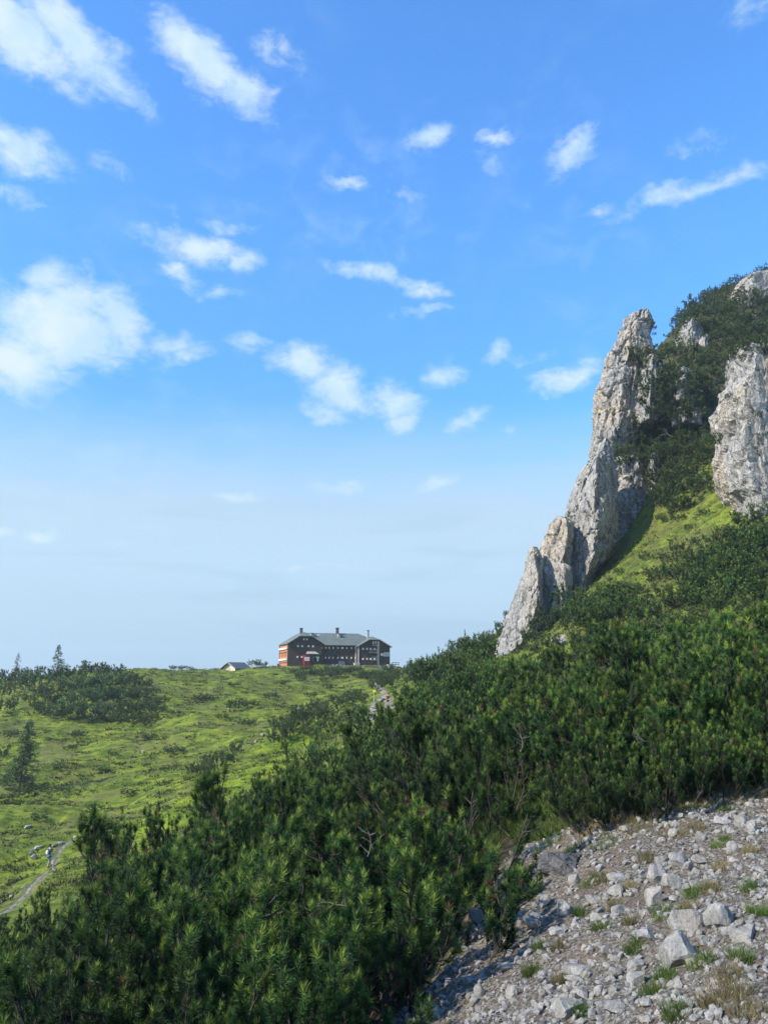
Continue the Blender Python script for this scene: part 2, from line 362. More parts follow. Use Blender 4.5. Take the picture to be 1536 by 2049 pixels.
for i, c in enumerate(cols):
    for j, v in enumerate(TB[c]):
        tab[i, j] = v / YS[j] if j < 7 else E(v)
NA, NY = 700, 420
GA = np.linspace(-1.0, 1.15, NA); GL = np.linspace(ly[0], ly[-1], NY)
t1 = np.stack([np.interp(GL, ly, tab[i]) for i in range(len(cols))])
G0 = np.stack([np.interp(GA, ca, t1[:, j]) for j in range(NY)], 1)
def gsm(A, s, axis):
    r = int(s * 3) + 1; k = np.exp(-.5 * (np.arange(-r, r + 1) / s) ** 2); k /= k.sum()
    pad = [(0, 0), (0, 0)]; pad[axis] = (r, r); B = np.pad(A, pad, 'edge')
    return np.apply_along_axis(lambda v: np.convolve(v, k, 'valid'), axis, B)
G0 = gsm(gsm(G0, 8, 0), 4.0, 1)
def ground0(x, y):
    x = np.asarray(x, float); y = np.asarray(y, float); yy = np.clip(y, YS[0], YS[-1] - 1)
    a = np.clip(x / yy, GA[0], GA[-1]); l = np.log(yy)
    i = np.clip((a - GA[0]) / (GA[1] - GA[0]), 0, NA - 1.001); j = np.clip((l - GL[0]) / (GL[1] - GL[0]), 0, NY - 1.001)
    i0 = i.astype(int); j0 = j.astype(int); fi = i - i0; fj = j - j0
    e = (G0[i0, j0] * (1 - fi) * (1 - fj) + G0[i0 + 1, j0] * fi * (1 - fj) + G0[i0, j0 + 1] * (1 - fi) * fj + G0[i0 + 1, j0 + 1] * fi * fj)
    return e * yy
def sstep(v, a, b):
    t = np.clip((v - a) / (b - a), 0, 1); return t * t * (3 - 2 * t)
HUT0 = P(575, 1331, 245); HUT_RZ = math.radians(18.0)
def relief(x, y):
    x = np.asarray(x, float); y = np.asarray(y, float)
    far = sstep(y, 30, 70); a = x / np.maximum(y, 3); right = sstep(a, .12, .3) * sstep(y, 60, 110)
    hill = 2.0 * fbm(x / 21, y / 15, 0, 2) + .50 * perlin(x / 5.5, y / 2.6, 3) + .36 * fbm(x / 2.3, y / 1.1, 7, 2) + .10 * np.abs(perlin(x / .8, y / .5, 9))
    bank = -1.5 * np.clip(perlin((x + 5 * perlin(x / 30, y / 30, 31)) / 60, y / 9, 21), 0, 1)
    hill = hill + .35 * fbm(x / 3, y / 3, 15, 3) * right
    near = .10 * fbm(x / 1.1, y / 1.1, 2, 3) + .022 * fbm(x / .16, y / .16, 5, 2)
    crag = 1.2 * ridged(x / 9, y / 9, 1, 4) * sstep(a, .28, .42) * sstep(y, 104, 122) - .3 * right
    hx = x - HUT0.x; hy = y - HUT0.y
    u = hx * math.cos(HUT_RZ) + hy * math.sin(HUT_RZ); v = -hx * math.sin(HUT_RZ) + hy * math.cos(HUT_RZ)
    flat = sstep(u, -6, -1) * sstep(-u, -41, -36) * sstep(v, -5, -2.5) * sstep(-v, -20, -16)
    return ((hill + bank) * far + near * (1 - far) + crag) * (1 - flat), flat
def ground(x, y):
    r, flat = relief(x, y); g = ground0(x, y)
    return (g + r) * (1 - flat) + flat * (HUT0.z - .25)
def gz(x, y): return float(ground(np.array([x]), np.array([y]))[0])
_ty = np.exp(np.linspace(math.log(3.2), math.log(420), 2600))
def hit(px, py, ymin=3.2, base=False):
    """the place on the ground seen at this picture position"""
    a, b, c = ray(px, py); xs = _ty * a / b; zs = _ty * c / b
    g = ground0(xs, _ty) if base else ground(xs, _ty)
    ok = np.nonzero((zs <= g) & (_ty >= ymin))[0]
    i = ok[0] if len(ok) else len(_ty) - 1
    return Vector((float(xs[i]), float(_ty[i]), float(g[i])))
def inpoly(x, y, poly):
    x = np.asarray(x); r = np.zeros(x.shape, bool); n = len(poly)
    for i in range(n):
        (x0, y0), (x1, y1) = poly[i], poly[(i + 1) % n]
        if y0 == y1: continue
        r ^= ((y0 > y) != (y1 > y)) & (x < (x1 - x0) * (y - y0) / (y1 - y0) + x0)
    return r
def polydist(x, y, poly, closed=True):
    d = np.full(np.shape(x), 1e9); n = len(poly)
    for i in range(n if closed else n - 1):
        ax, ay = poly[i]; bx, by = poly[(i + 1) % n]; L = (bx - ax) ** 2 + (by - ay) ** 2 + 1e-9
        t = np.clip(((x - ax) * (bx - ax) + (y - ay) * (by - ay)) / L, 0, 1)
        d = np.minimum(d, np.hypot(x - ax - t * (bx - ax), y - ay - t * (by - ay)))
    return d
SCREE_PX = [(770,2048),(850,1990),(900,1905),(955,1830),(985,1745),(1050,1690),(1180,1650),(1300,1612),(1420,1590),(1536,1555)]
SCREE = [(hit(a, b).x, hit(a, b).y) for a, b in SCREE_PX] + [(9.5, 11.5), (12, 7), (7, 2.0), (.6, 2.0), (.2, 5.0)]
PATH1 = [hit(a, b, 40) for a, b in [(-60,1880),(0,1838),(30,1808),(60,1778),(92,1746),(110,1718),(126,1692),(150,1677),(190,1668),(230,1657)]]
PATH2 = [hit(a, b, 90) for a, b in [(768,1470),(752,1440),(745,1418),(758,1402),(768,1392),(762,1378),(750,1366)]]
PATH3 = [hit(a, b, 90) for a, b in [(766,1393),(776,1402),(782,1416)]]
# terrain sheet: a fan of rows, finer near the camera
nu, nr = 660, 600
ug = np.linspace(-.74, .86, nu); yg = np.exp(np.linspace(math.log(2.2), math.log(330), nr)); 
yg = np.concatenate([[-30, -8, 0.0, 1.4], yg, [380, 450, 550, 700, 1000, 1500, 2500]])
UU, YY = np.meshgrid(ug, yg); XX = UU * (np.maximum(YY, 2.2) + 3.0 * np.exp(-np.maximum(YY, 0) / 10) + (YY < 2.2) * 12 * (1 - np.clip(YY / 2.2, -3, 1)) * .4)
ZZ = ground(XX, YY); ZZ[-2:] -= np.array([30, 90])[:, None]
xr, yr = XX.ravel(), YY.ravel()
ins = inpoly(xr, yr, SCREE); dd = polydist(xr, yr, SCREE); sd = np.where(ins, dd, -dd) + .28 * fbm(xr / .7, yr / .7, 0, 3)
a_scree = sstep(sd, -.15, .15) * (yr < 30)
for pth, wd in ((PATH1, .18), (PATH2, .6), (PATH3, .7)):
    d = polydist(xr, yr, [(p.x, p.y) for p in pth], False); a_scree = np.maximum(a_scree, sstep(-d + .25 * perlin(xr * 1.3, yr * 1.3), -wd - .25, -wd + .1) * .85)
BANK = [(hit(a, b).x, hit(a, b).y) for a, b in [(995,1615),(1010,1575),(1075,1560),(1135,1578),(1150,1625),(1090,1655),(1020,1655)]]
BL = [(hit(a, b, base=True).x, hit(a, b, base=True).y) for a, b in [(-200,2045),(-60,1990),(100,1965),(150,2049)]]
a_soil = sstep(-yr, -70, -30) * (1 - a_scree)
a_soil = np.maximum(a_soil, .8 * sstep(xr / np.maximum(yr, 3) + .04 * perlin(xr / 9, yr / 9), .31, .36) * sstep(yr, 112, 122))
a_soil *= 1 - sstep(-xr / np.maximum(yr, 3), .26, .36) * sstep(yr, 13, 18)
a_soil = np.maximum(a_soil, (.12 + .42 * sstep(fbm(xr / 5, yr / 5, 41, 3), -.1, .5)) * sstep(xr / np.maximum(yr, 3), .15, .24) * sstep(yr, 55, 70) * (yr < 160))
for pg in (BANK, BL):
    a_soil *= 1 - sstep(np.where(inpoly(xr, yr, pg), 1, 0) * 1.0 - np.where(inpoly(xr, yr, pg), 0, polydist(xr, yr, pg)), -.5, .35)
gx = np.gradient(ZZ, axis=0) / np.maximum(np.gradient(YY, axis=0), 1e-3)
a_rocky = sstep(gx.ravel() + .5 * perlin(xr / 3, yr / 3, 8), 1.5, 2.4) * (yr < 400)
strip = [hit(a, b, 60) for a, b in [(330,1640),(430,1590),(520,1540),(575,1480),(640,1440)]]
strip2 = [hit(a, b, 60) for a, b in [(820,1375),(880,1340),(930,1330)]]
strip3 = [hit(a, b, 50) for a, b in [(1180,1190),(1290,1110),(1370,1060),(1440,960)]]
strip4 = [hit(a, b, 50) for a, b in [(0,1720),(120,1690),(260,1650)]]
a_bright = np.zeros(xr.shape)
for sp, wd, am in ((strip, 5.5, 1), (strip2, 5, .6), (strip3, 6, .0), (strip4, 7, .35)):
    d = polydist(xr, yr, [(p.x, p.y) for p in sp], False) + 2.5 * perlin(xr / 4, yr / 4, 3); a_bright = np.maximum(a_bright, am * sstep(-d, -wd, -wd * .3))
V = np.stack([xr, yr, ZZ.ravel()], 1)
ny_, nx_ = XX.shape; idx = np.arange(ny_ * nx_).reshape(ny_, nx_)
Fq = np.stack([idx[:-1, :-1], idx[:-1, 1:], idx[1:, 1:], idx[1:, :-1]], -1).reshape(-1, 4)
g_ob = link('ground', mesh('ground', V, Fq, M['ground'], smooth=True, attrs={'scree': a_scree, 'soil': a_soil, 'bright': a_bright, 'rocky': a_rocky}))
tag(g_ob, kind='structure')

def ribbon(name, pts, wd, m, lift=.09):
    """trodden footpath laid over the slope"""
    L = []
    for a, b in zip(pts[:-1], pts[1:]):
        n = max(2, int((b - a).length / .6)); L += [a.lerp(b, i / n) for i in range(n)]
    L.append(pts[-1]); V, F = [], []; K = 7
    for i, p in enumerate(L):
        d = (L[min(i + 1, len(L) - 1)] - L[max(i - 1, 0)]); d.z = 0; d.normalize(); s = Vector((d.y, -d.x, 0))
        ww = wd * (1 + .5 * float(perlin(i * .21, 3.3))); off = .5 * float(perlin(i * .13, 9.7))
        for k in range(K):
            q = p + s * ((k / (K - 1) - .5) * 2 * ww + off); V.append((q.x, q.y, gz(q.x, q.y) + lift * (1 - abs(k / (K - 1) - .5) * 2.6)))
    n = len(L); i = np.arange(n * K).reshape(n, K)
    F = np.stack([i[:-1, :-1], i[:-1, 1:], i[1:, 1:], i[1:, :-1]], -1).reshape(-1, 4)
    return tag(link(name, mesh(name, V, F, m, smooth=True)), kind='structure')
m_, t_ = mat('path_gravel'); p_ = t_.node('ShaderNodeNewGeometry').outputs['Position']
f1 = t_.noise(p_, 3.5, 6, .7); f2 = t_.noise(p_, .9, 3, .6)
c_ = t_.mix(t_.mrange(f1, .4, .62), c4(.12, .11, .07), c4(.33, .30, .24)); c_ = t_.mix(t_.mrange(f2, .5, .7, 0, .7), c_, c4(.10, .13, .04))
finish(t_, c_, .95, f1, .8, .12); M['path'] = m_
ribbon('footpath', PATH1, .17, M['path'], .05); ribbon('footpath', PATH2, .6, M['path']); ribbon('footpath', PATH3, .6, M['path'])

# ------------------------------------------------------------------ cliffs: solid lofted rock
ROCKS = []
def rock_loft(name, rows, Y, out, back, amp, label, cat, seed, res=.24, mname='lime', facet=.85, exp=.8):
    """rows: (picture row, left, spine, right); out/back: metres the body comes forward of / goes behind its middle"""
    rows = sorted(rows); py = np.array([r[0] for r in rows], float)
    q = [[P(x, r[0], Y) for x in r[1:4]] for r in rows]
    H = abs(q[0][0].z - q[-1][0].z); nrow = max(14, int(H / res)); pj = np.linspace(py[0], py[-1], nrow)
    z = np.interp(pj, py, [a[0].z for a in q]); xl, xs, xr_ = [np.interp(pj, py, [a[k].x for a in q]) for k in range(3)]
    XSW = None
    o = np.interp(pj, py, [r[4] if len(r) > 4 else 1.0 for r in rows]) * out
    per = 2.4 * (np.max(xr_ - xl) + out); nc = min(260, max(28, int(per / res)))
    V = np.zeros((nrow, nc, 3)); wmax = np.max(xr_ - xl)
    for j in range(nrow):
        wd = xr_[j] - xl[j]; sc = min(1, .25 + wd / wmax); xs[j] = np.clip(xs[j] * (Y - o[j] * sc) / Y, xl[j] + .03 * wd, xr_[j] - .03 * wd); mid = (xl[j] + xr_[j]) / 2
        cp = np.array([(xl[j], Y), (xl[j] + .25 * (xs[j] - xl[j]), Y - o[j] * sc * .55), (xs[j], Y - o[j] * sc), (xs[j] + .6 * (xr_[j] - xs[j]), Y - o[j] * sc * .55), (xr_[j], Y),
                       (xr_[j] - wd * .1, Y + back * sc * .7), (mid, Y + back * sc), (xl[j] + wd * .1, Y + back * sc * .7), (xl[j], Y)])
        s = np.concatenate([[0], np.cumsum(np.hypot(*np.diff(cp, axis=0).T))]); tt = np.linspace(0, s[-1], nc, endpoint=False)
        V[j, :, 0] = np.interp(tt, s, cp[:, 0]); V[j, :, 1] = np.interp(tt, s, cp[:, 1]); V[j, :, 2] = z[j]
    c = V.mean(1, keepdims=True); n = V - c; n[..., 2] = 0; n /= np.linalg.norm(n, axis=2, keepdims=True) + 1e-6
    S = V + seed * 13.7; x, y, zz = S[..., 0], S[..., 1], S[..., 2]
    zz = zz + .8 * perlin(x / 3, y / 3, zz / 3)
    wx = x + .9 * perlin(x / 2.5, y / 2.5, zz / 4); wy = y + .9 * perlin(x / 2.5 + 9, y / 2.5, zz / 4)
    d1, d2, val, off = worley(wx / 3.0, wy / 3.0, zz / 6.5)
    e1, e2, val2, off2 = worley(wx / 1.25, wy / 1.25, zz / 2.6)
    plane = (val - .5) * 1.1 + off[..., 0] * (val2 * 0 + np.sin(val * 40)) * .9 + off[..., 2] * np.cos(val * 70) * .5
    plane2 = (val2 - .5) * .55 + off2[..., 0] * np.sin(val2 * 40) * .5 + off2[..., 2] * np.cos(val2 * 60) * .3
    crack = -.85 * np.exp(-((d2 - d1) / .07) ** 2) - .35 * np.exp(-((e2 - e1) / .09) ** 2)
    zl = zz * .55 + .35 * perlin(x / 2.5, y / 2.5, zz / 2.5); ledge = (zl - np.floor(zl)); ledge = .38 * (ledge ** 2 - .3)
    disp = ledge + facet * (plane * .85 + plane2 * .95 + crack) + .55 * fbm(x / 2.2, y / 2.2, zz / 5.0, 2) + .28 * ridged(x / 1.1, y / 1.1, zz / 3.2, 3) + .30 + .10 * fbm(x / .35, y / .35, zz / .5, 2)
    side = np.abs(n[..., 0]); V = V + n * (amp * disp * (1 - .15 * side))[..., None]
    V[..., 2] += amp * .35 * fbm(x / 1.6, y / 1.6, 4.4, 3) * np.clip(np.minimum(np.arange(nrow), np.arange(nrow)[::-1]) / 4, .3, 1)[:, None]
    top = V[0].mean(0) + np.array([0, 0, .15]); bot = V[-1].mean(0)
    VV = np.concatenate([V.reshape(-1, 3), [top, bot]]); i = np.arange(nrow * nc).reshape(nrow, nc); ir = np.roll(i, -1, 1)
    Fq = np.stack([i[:-1], i[1:], ir[1:], ir[:-1]], -1).reshape(-1, 4)
    T = np.concatenate([np.stack([np.full(nc, nrow * nc), i[0], ir[0]], 1), np.stack([np.full(nc, nrow * nc + 1), ir[-1], i[-1]], 1)])
    me = mesh(name, VV, [Fq, T], M[mname], smooth=False)
    ob = tag(link(name, me), label, cat); ROCKS.append((VV, Fq)); return ob
# lowest slab, pointed top
rock_loft('rock_spire', [(1095,1063,1066,1070,.4),(1114,1056,1068,1080),(1165,1038,1076,1084),(1204,1026,1074,1082),(1239,1013,1066,1074),(1263,1005,1058,1067),(1290,992,1040,1052),(1325,985,1005,1030),(1365,975,1010,1040)],
          108, 3.6, 2.5, .42, 'lowest pale limestone slab with a pointed tip where the rock ridge meets the pines', 'rock', 1)
rock_loft('rock_fin', [(1034,1112,1126,1136,.5),(1048,1100,1132,1143),(1087,1086,1134,1144),(1114,1080,1128,1142),(1150,1079,1116,1134),(1188,1078,1104,1118),(1230,1070,1095,1114),(1275,1066,1092,1114)],
          111, 3.4, 3.0, .55, 'grey limestone fin between the pointed slab and the tall shaded fin', 'rock', 2)
rock_loft('rock', [(1128,1118,1126,1134,.6),(1140,1112,1128,1142),(1165,1110,1126,1142),(1190,1106,1124,1138),(1235,1100,1122,1138)],
          107.5, 1.6, 1.5, .35, 'small rounded rock knob wedged in the cleft between two limestone fins', 'rock', 3)
rock_loft('rock_fin', [(880,1206,1212,1216,.4),(905,1198,1206,1220,.6),(930,1176,1194,1226),(950,1165,1192,1230),(990,1149,1190,1234),(1030,1141,1188,1234),(1063,1146,1192,1232),(1095,1142,1190,1224),(1118,1140,1188,1208),(1150,1137,1176,1190),(1175,1134,1164,1178),(1215,1128,1160,1176)],
          114, 6.2, 9.5, .6, 'tall limestone fin, sunlit on its left face and in deep shade on its right', 'rock', 4)  # unseen back made deep so the fin keeps sun off the recessed buttress
rock_loft('rock_pinnacle', [(627,1271,1282,1290,.5),(634,1256,1280,1296,.8),(648,1252,1276,1297,.8),(672,1238,1270,1298,.8),(700,1223,1262,1306),(743,1210,1256,1316),(760,1204,1252,1328),(794,1193,1246,1314),(833,1186,1240,1300),(860,1187,1236,1286),(885,1185,1228,1280),(905,1187,1226,1284),(930,1190,1226,1290,.8),(980,1200,1240,1296,.6),(1040,1204,1244,1298,.5),(1125,1204,1244,1296,.5)],
          128, 5.0, 5.0, .8, 'tall pale limestone pinnacle rising highest above the left edge of the crag', 'rock', 5)
rock_loft('rock_buttress', [(716,1288,1304,1318,.5),(735,1284,1306,1330),(760,1280,1306,1330),(790,1280,1300,1320),(850,1278,1298,1312)],
          123.5, 3.2, 4, .7, 'narrow pale rock rib with a dark cleft on the right flank of the pinnacle', 'rock', 6)
rock_loft('rock_buttress', [(915,1240,1262,1284,.6),(960,1234,1266,1294),(1020,1230,1268,1298),(1070,1230,1266,1296),(1110,1226,1262,1290)],
          122.5, 1.6, 3.0, .8, 'shaded bluish rock buttress standing back in the recess behind the tall fin', 'rock', 7)
rock_loft('rock_buttress', [(912,1298,1308,1322,.6),(960,1298,1310,1326),(1010,1302,1312,1326),(1060,1302,1316,1330),(1090,1300,1314,1326)],
          120.5, 2.4, 3.0, .7, 'slim sunlit rock pillar beside the dark chimney of the recess', 'rock', 8)
rock_loft('rock_wall', [(700,1474,1500,1580,.5),(716,1464,1510,1700,.8),(774,1458,1512,1760),(800,1440,1500,1780),(828,1430,1496,1790),(850,1430,1490,1790),(880,1443,1496,1790),(923,1436,1500,1800),(962,1434,1500,1800),(993,1443,1510,1800),(1012,1462,1520,1800),(1060,1470,1530,1800)],
          97, 6.5, 6.0, .8, 'broad pale cliff wall with ochre stains at the right edge', 'rock', 9, res=.28, facet=.6)
rock_loft('summit_rock', [(549,1518,1534,1560,.5),(560,1490,1524,1640,.7),(575,1474,1516,1700),(596,1462,1510,1740),(640,1450,1510,1740)],
          168, 7, 8, .95, 'rough grey summit rock at the very top right', 'rock', 10, res=.4)
rock_loft('rock_outcrop', [(644,1376,1386,1394,.6),(664,1362,1384,1404),(690,1357,1384,1404),(720,1357,1386,1404)],
          146, 5, 5, .9, 'pale rock outcrop under the bushes at the left shoulder of the summit', 'rock', 11, res=.36)
rock_loft('rock_outcrop', [(676,1404,1412,1420,.6),(690,1398,1410,1422),(712,1392,1410,1420)], 142, 2.6, 4, .7, 'small pale rock just below the summit bushes', 'rock', 12, res=.36)
rock_loft('rock_outcrop', [(742,1352,1366,1380,.6),(756,1342,1366,1394),(790,1336,1364,1392),(815,1340,1362,1380)],
          123, 3.2, 3.5, 1.0, 'dark creviced rocks among the bushes of the gully', 'rock', 13, res=.3)
rock_loft('rock_outcrop', [(818,1356,1376,1400,.6),(832,1350,1376,1404),(850,1352,1376,1400)], 120, 1.8, 2.5, .8, 'low broken rock ledge in the bushy gully', 'rock', 19, res=.3)
rock_loft('rock_outcrop', [(1040,1312,1322,1330,.6),(1062,1302,1320,1336),(1082,1306,1318,1328)], 113.2, 2.4, 2.0, .5, 'pale rock foot at the top of the grass below the gully', 'rock', 14)
rock_loft('rock_outcrop', [(1272,1118,1130,1142,.5),(1284,1103,1126,1150),(1300,1096,1124,1150),(1322,1092,1124,1150)],
          78, 1.6, 2.0, .4, 'low pale outcrop among the pines below the rock ridge', 'rock', 15, res=.14)
rock_loft('rock_outcrop', [(630,1508,1518,1528,.6),(650,1500,1516,1530),(672,1502,1516,1526)], 150, 3, 3, .8, 'small grey rock among the bushes under the summit', 'rock', 16, res=.36)
# ------------------------------------------------------------------ pines
def unit(v): return v / (np.linalg.norm(v, axis=-1, keepdims=True) + 1e-9)
def bez(a, b, c, n):
    t = np.linspace(0, 1, n)[:, None]; return (1 - t) ** 2 * a + 2 * t * (1 - t) * b + t * t * c
def tubes(paths, r0, r1, sides=4):
    """list of (k,3) polylines -> one tapered tube mesh; r0/r1 arrays"""
    Vs, Fs = [], []; base = 0; ang = np.arange(sides) * 2 * math.pi / sides
    for p, a, b in zip(paths, r0, r1):
        n = len(p); d = unit(np.gradient(p, axis=0)); up = np.array([.31, .2, .93]); s = unit(np.cross(d, up)); q = np.cross(s, d)
        r = np.linspace(a, b, n)[:, None, None]
        V = p[:, None, :] + r * (np.cos(ang)[None, :, None] * s[:, None, :] + np.sin(ang)[None, :, None] * q[:, None, :])
        i = np.arange(n * sides).reshape(n, sides) + base; ir = np.roll(i, -1, 1)
        Vs.append(V.reshape(-1, 3)); Fs.append(np.stack([i[:-1], ir[:-1], ir[1:], i[1:]], -1).reshape(-1, 4)); base += n * sides
    return np.concatenate(Vs), np.concatenate(Fs)
def needles(rng, Pn, D, L, R, tone, n, w):
    """bottle-brush shoots: n thin triangular needles round every shoot"""
    S = len(Pn); D = unit(D); s = np.sort(rng.uniform(0.02, 1, (S, n)), 1); phi = rng.uniform(0, 2 * math.pi, (S, n))
    a = unit(np.cross(D, rng.normal(size=(S, 3)))); b = np.cross(D, a)
    rad = np.cos(phi)[..., None] * a[:, None] + np.sin(phi)[..., None] * b[:, None]
    al = (1.45 - 1.05 * s + rng.uniform(-.28, .28, (S, n)))[..., None]
    nd = unit(D[:, None] * np.cos(al) + rad * np.sin(al)); ln = R[:, None] * (1.15 + .35 * s) * rng.uniform(.8, 1.15, (S, n))
    base = Pn[:, None] + D[:, None] * (s * L[:, None])[..., None]; tip = base + nd * ln[..., None]
    side = unit(np.cross(nd, unit(rng.normal(size=(S, n, 3)))) ) * (w * .5)
    V = np.stack([base - side, base + side, tip], 2).reshape(-1, 3); F = np.arange(len(V)).reshape(-1, 3)
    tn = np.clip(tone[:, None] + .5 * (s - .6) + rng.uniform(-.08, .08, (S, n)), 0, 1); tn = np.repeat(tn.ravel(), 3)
    return V, F, tn
def pine_bush(seed, R=1.5, H=1.75, limbs=19, sec=14, sh=5, n=56, w=.0080, sl=.085, sr=.058, sides=4, lean=(0, 0), flat=.62):
    rng = np.random.default_rng(seed); SP, SD, SL, ST = [], [], [], []; br, r0, r1 = [], [], []
    for k in range(limbs):
        ph = 2 * math.pi * (k + rng.uniform(-.4, .4)) / limbs * 1.618 % (2 * math.pi); rho = R * math.sqrt(rng.uniform(.01, 1)); hh = H * (rng.uniform(.66, 1.08) if k % 3 else rng.uniform(.28, .7)); lt = rng.uniform(-.16, .14) * (1 - flat * (rho / R) ** 2)
        o = np.array([math.cos(ph), math.sin(ph), 0]); e = o * rho + np.array([lean[0], lean[1], hh]) + rng.normal(0, .05, 3)
        cth = o * rho * .95 + np.array([0, 0, hh * rng.uniform(.05, .3)])
        L = bez(np.array([0, 0, -.12]), cth, e, 9) + rng.normal(0, .018 * R, (9, 3)) * np.linspace(0, 1, 9)[:, None]
        br.append(L); r0.append(.018 * H / 1.7 * rng.uniform(.8, 1.3)); r1.append(.008)
        for m_ in range(sec):
            u = 1 - rng.uniform(0, 1) ** 1.5 * (.40 if m_ % 5 else .75) if m_ else 1.0
            f = u * 8; i = min(int(f), 7); p = L[i] + (L[i + 1] - L[i]) * (f - i); tg = unit(L[i + 1] - L[i])
            dr = unit(tg * .7 + np.array([0, 0, .35]) + o * .4 + rng.normal(0, .5, 3)); dr[2] = abs(dr[2]) * .8 + .1
            ln = R * rng.uniform(.13, .30) * (1.25 - .3 * u); q = p + dr * ln; q2 = q + np.array([0, 0, 1.0]) * ln * rng.uniform(.25, .6)
            s = bez(p, q, q2, 5); br.append(s); r0.append(.009 * H / 1.7); r1.append(.004)
            for j in range(sh):
                v = 1 if j == 0 else rng.uniform(.25, 1.0); f = v * 4; i2 = min(int(f), 3); p2 = s[i2] + (s[i2 + 1] - s[i2]) * (f - i2)
                d2 = unit(unit(s[i2 + 1] - s[i2]) * .7 + np.array([0, 0, .5]) + (rng.normal(0, .1, 3) if j == 0 else rng.normal(0, .42, 3)))
                SP.append(p2); SD.append(d2); SL.append(sl * rng.uniform(.7, 1.3) * (1.15 if j == 0 else .9))
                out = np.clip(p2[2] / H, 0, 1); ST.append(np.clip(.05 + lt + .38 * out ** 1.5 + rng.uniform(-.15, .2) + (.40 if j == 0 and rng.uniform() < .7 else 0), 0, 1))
    SP, SD, SL, ST = map(np.array, (SP, SD, SL, ST)); Rr = sr * rng.uniform(.85, 1.2, len(SP))
    V, F, tn = needles(rng, SP, SD, SL, Rr, ST, n, w)
    dead = rng.uniform(size=len(SP)) < .018; tn = tn.reshape(len(SP), -1); tn[dead] = 2.0; tn = tn.ravel()
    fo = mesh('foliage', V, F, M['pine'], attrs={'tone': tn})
    BV, BF = tubes(br, r0, r1, sides)
    return fo, mesh('branches', BV, BF, M['bark'], smooth=True)
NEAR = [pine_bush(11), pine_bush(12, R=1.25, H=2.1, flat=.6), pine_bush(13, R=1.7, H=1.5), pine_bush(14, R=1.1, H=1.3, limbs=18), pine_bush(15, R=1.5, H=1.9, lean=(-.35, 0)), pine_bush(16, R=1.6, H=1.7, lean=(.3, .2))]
MID = [pine_bush(21, R=1.5, n=22, w=.018, sr=.062, sl=.09, limbs=18, sec=11, sides=3), pine_bush(22, R=1.2, H=2.0, n=22, w=.018, sr=.062, sl=.09, limbs=18, sec=11, sides=3),
       pine_bush(23, R=1.6, H=1.6, n=20, w=.016, sr=.045, sl=.19, limbs=16, sec=8, sides=3)]
FAR = [pine_bush(31 + i, R=r, H=h, n=12, w=.045, sr=.10, sl=.18, limbs=22, sec=7, sh=5, sides=3, flat=fl) for i, (r, h, fl) in enumerate([(1.7, 2.0, .45), (2.1, 1.9, .6), (1.5, 2.2, .35)])]
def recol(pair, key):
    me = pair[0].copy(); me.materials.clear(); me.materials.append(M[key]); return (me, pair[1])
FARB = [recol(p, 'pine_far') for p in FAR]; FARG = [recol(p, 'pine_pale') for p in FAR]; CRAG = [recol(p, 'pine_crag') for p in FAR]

SPEC = []      # (location, scale xyz, rz, kind, label, group, apparent size, tilt)
def spec(p, s, kind, label, group, tilt=(0, 0)):
    s = (s, s, s) if not isinstance(s, tuple) else s
    SPEC.append((Vector(p), s, random.uniform(0, 6.28), kind, label, group, 2 * max(s) * F_PX / max(p[1], 3), tilt))
random.seed(5)
HUTX = P(670, 1331, 250)
# 1. the big thicket in the foreground, left of the scree:  distance, picture columns (at eye level), spacing, scale
G1 = 'mountain pines of the large foreground thicket'; L1 = 'mountain pine of the big foreground thicket'
for Y, x0, x1, dx, s in [(7.2, 300, 755, 190, .72), (9.0, 110, 300, 66, .5), (10.6, 170, 340, 66, .55), (8.2, 300, 798, 160, .8), (9.6, 330, 838, 150, .86), (11.2, 365, 862, 128, .88), (13.0, 385, 885, 112, .92), (12.4, 260, 380, 60, .55), (15.0, 370, 905, 98, 1.0),
                         (17.2, 375, 940, 86, 1.0), (19.8, 440, 960, 76, 1.0), (23, 470, 975, 70, 1.0), (27, 530, 985, 60, 1.0), (32, 590, 1000, 54, 1.0), (38, 650, 1010, 48, 1.05),
                         (45, 725, 1010, 42, 1.0), (53, 800, 1010, 38, 1.0), (62, 825, 1000, 36, 1.1), (72, 840, 1000, 34, 1.3), (84, 850, 990, 32, 1.3), (97, 885, 985, 30, 1.3)]:
    x = x0 + random.uniform(0, dx * .4)
    while x < x1:
        yy = Y * random.uniform(.965, 1.035); a = (x - 768) / F_PX; X = a * yy
        if not inpoly(X, yy, SCREE) and not (inpoly(X, yy, BANK) or float(polydist(np.array([X]), np.array([yy]), BANK)[0]) < .15):
            kind = 'near' if Y < 21 else ('mid' if Y < 60 else 'far')
            nb_l = x - x0 < dx; nb_r = x1 - x < dx * 1.3
            sub = ('at the bottom edge of the picture' if Y < 9 else 'at its far upper end towards the hut' if Y > 40 else 'on its right rim beside scree and bank' if nb_r else 'on its left rim above the meadow' if nb_l else 'in the upper half' if Y > 16 else 'in the lower half')
            spec((X, yy, gz(X, yy) - .1), s * random.uniform(.7, 1.2), kind, L1 + ', ' + sub, G1)
        x += dx * random.uniform(.8, 1.5)
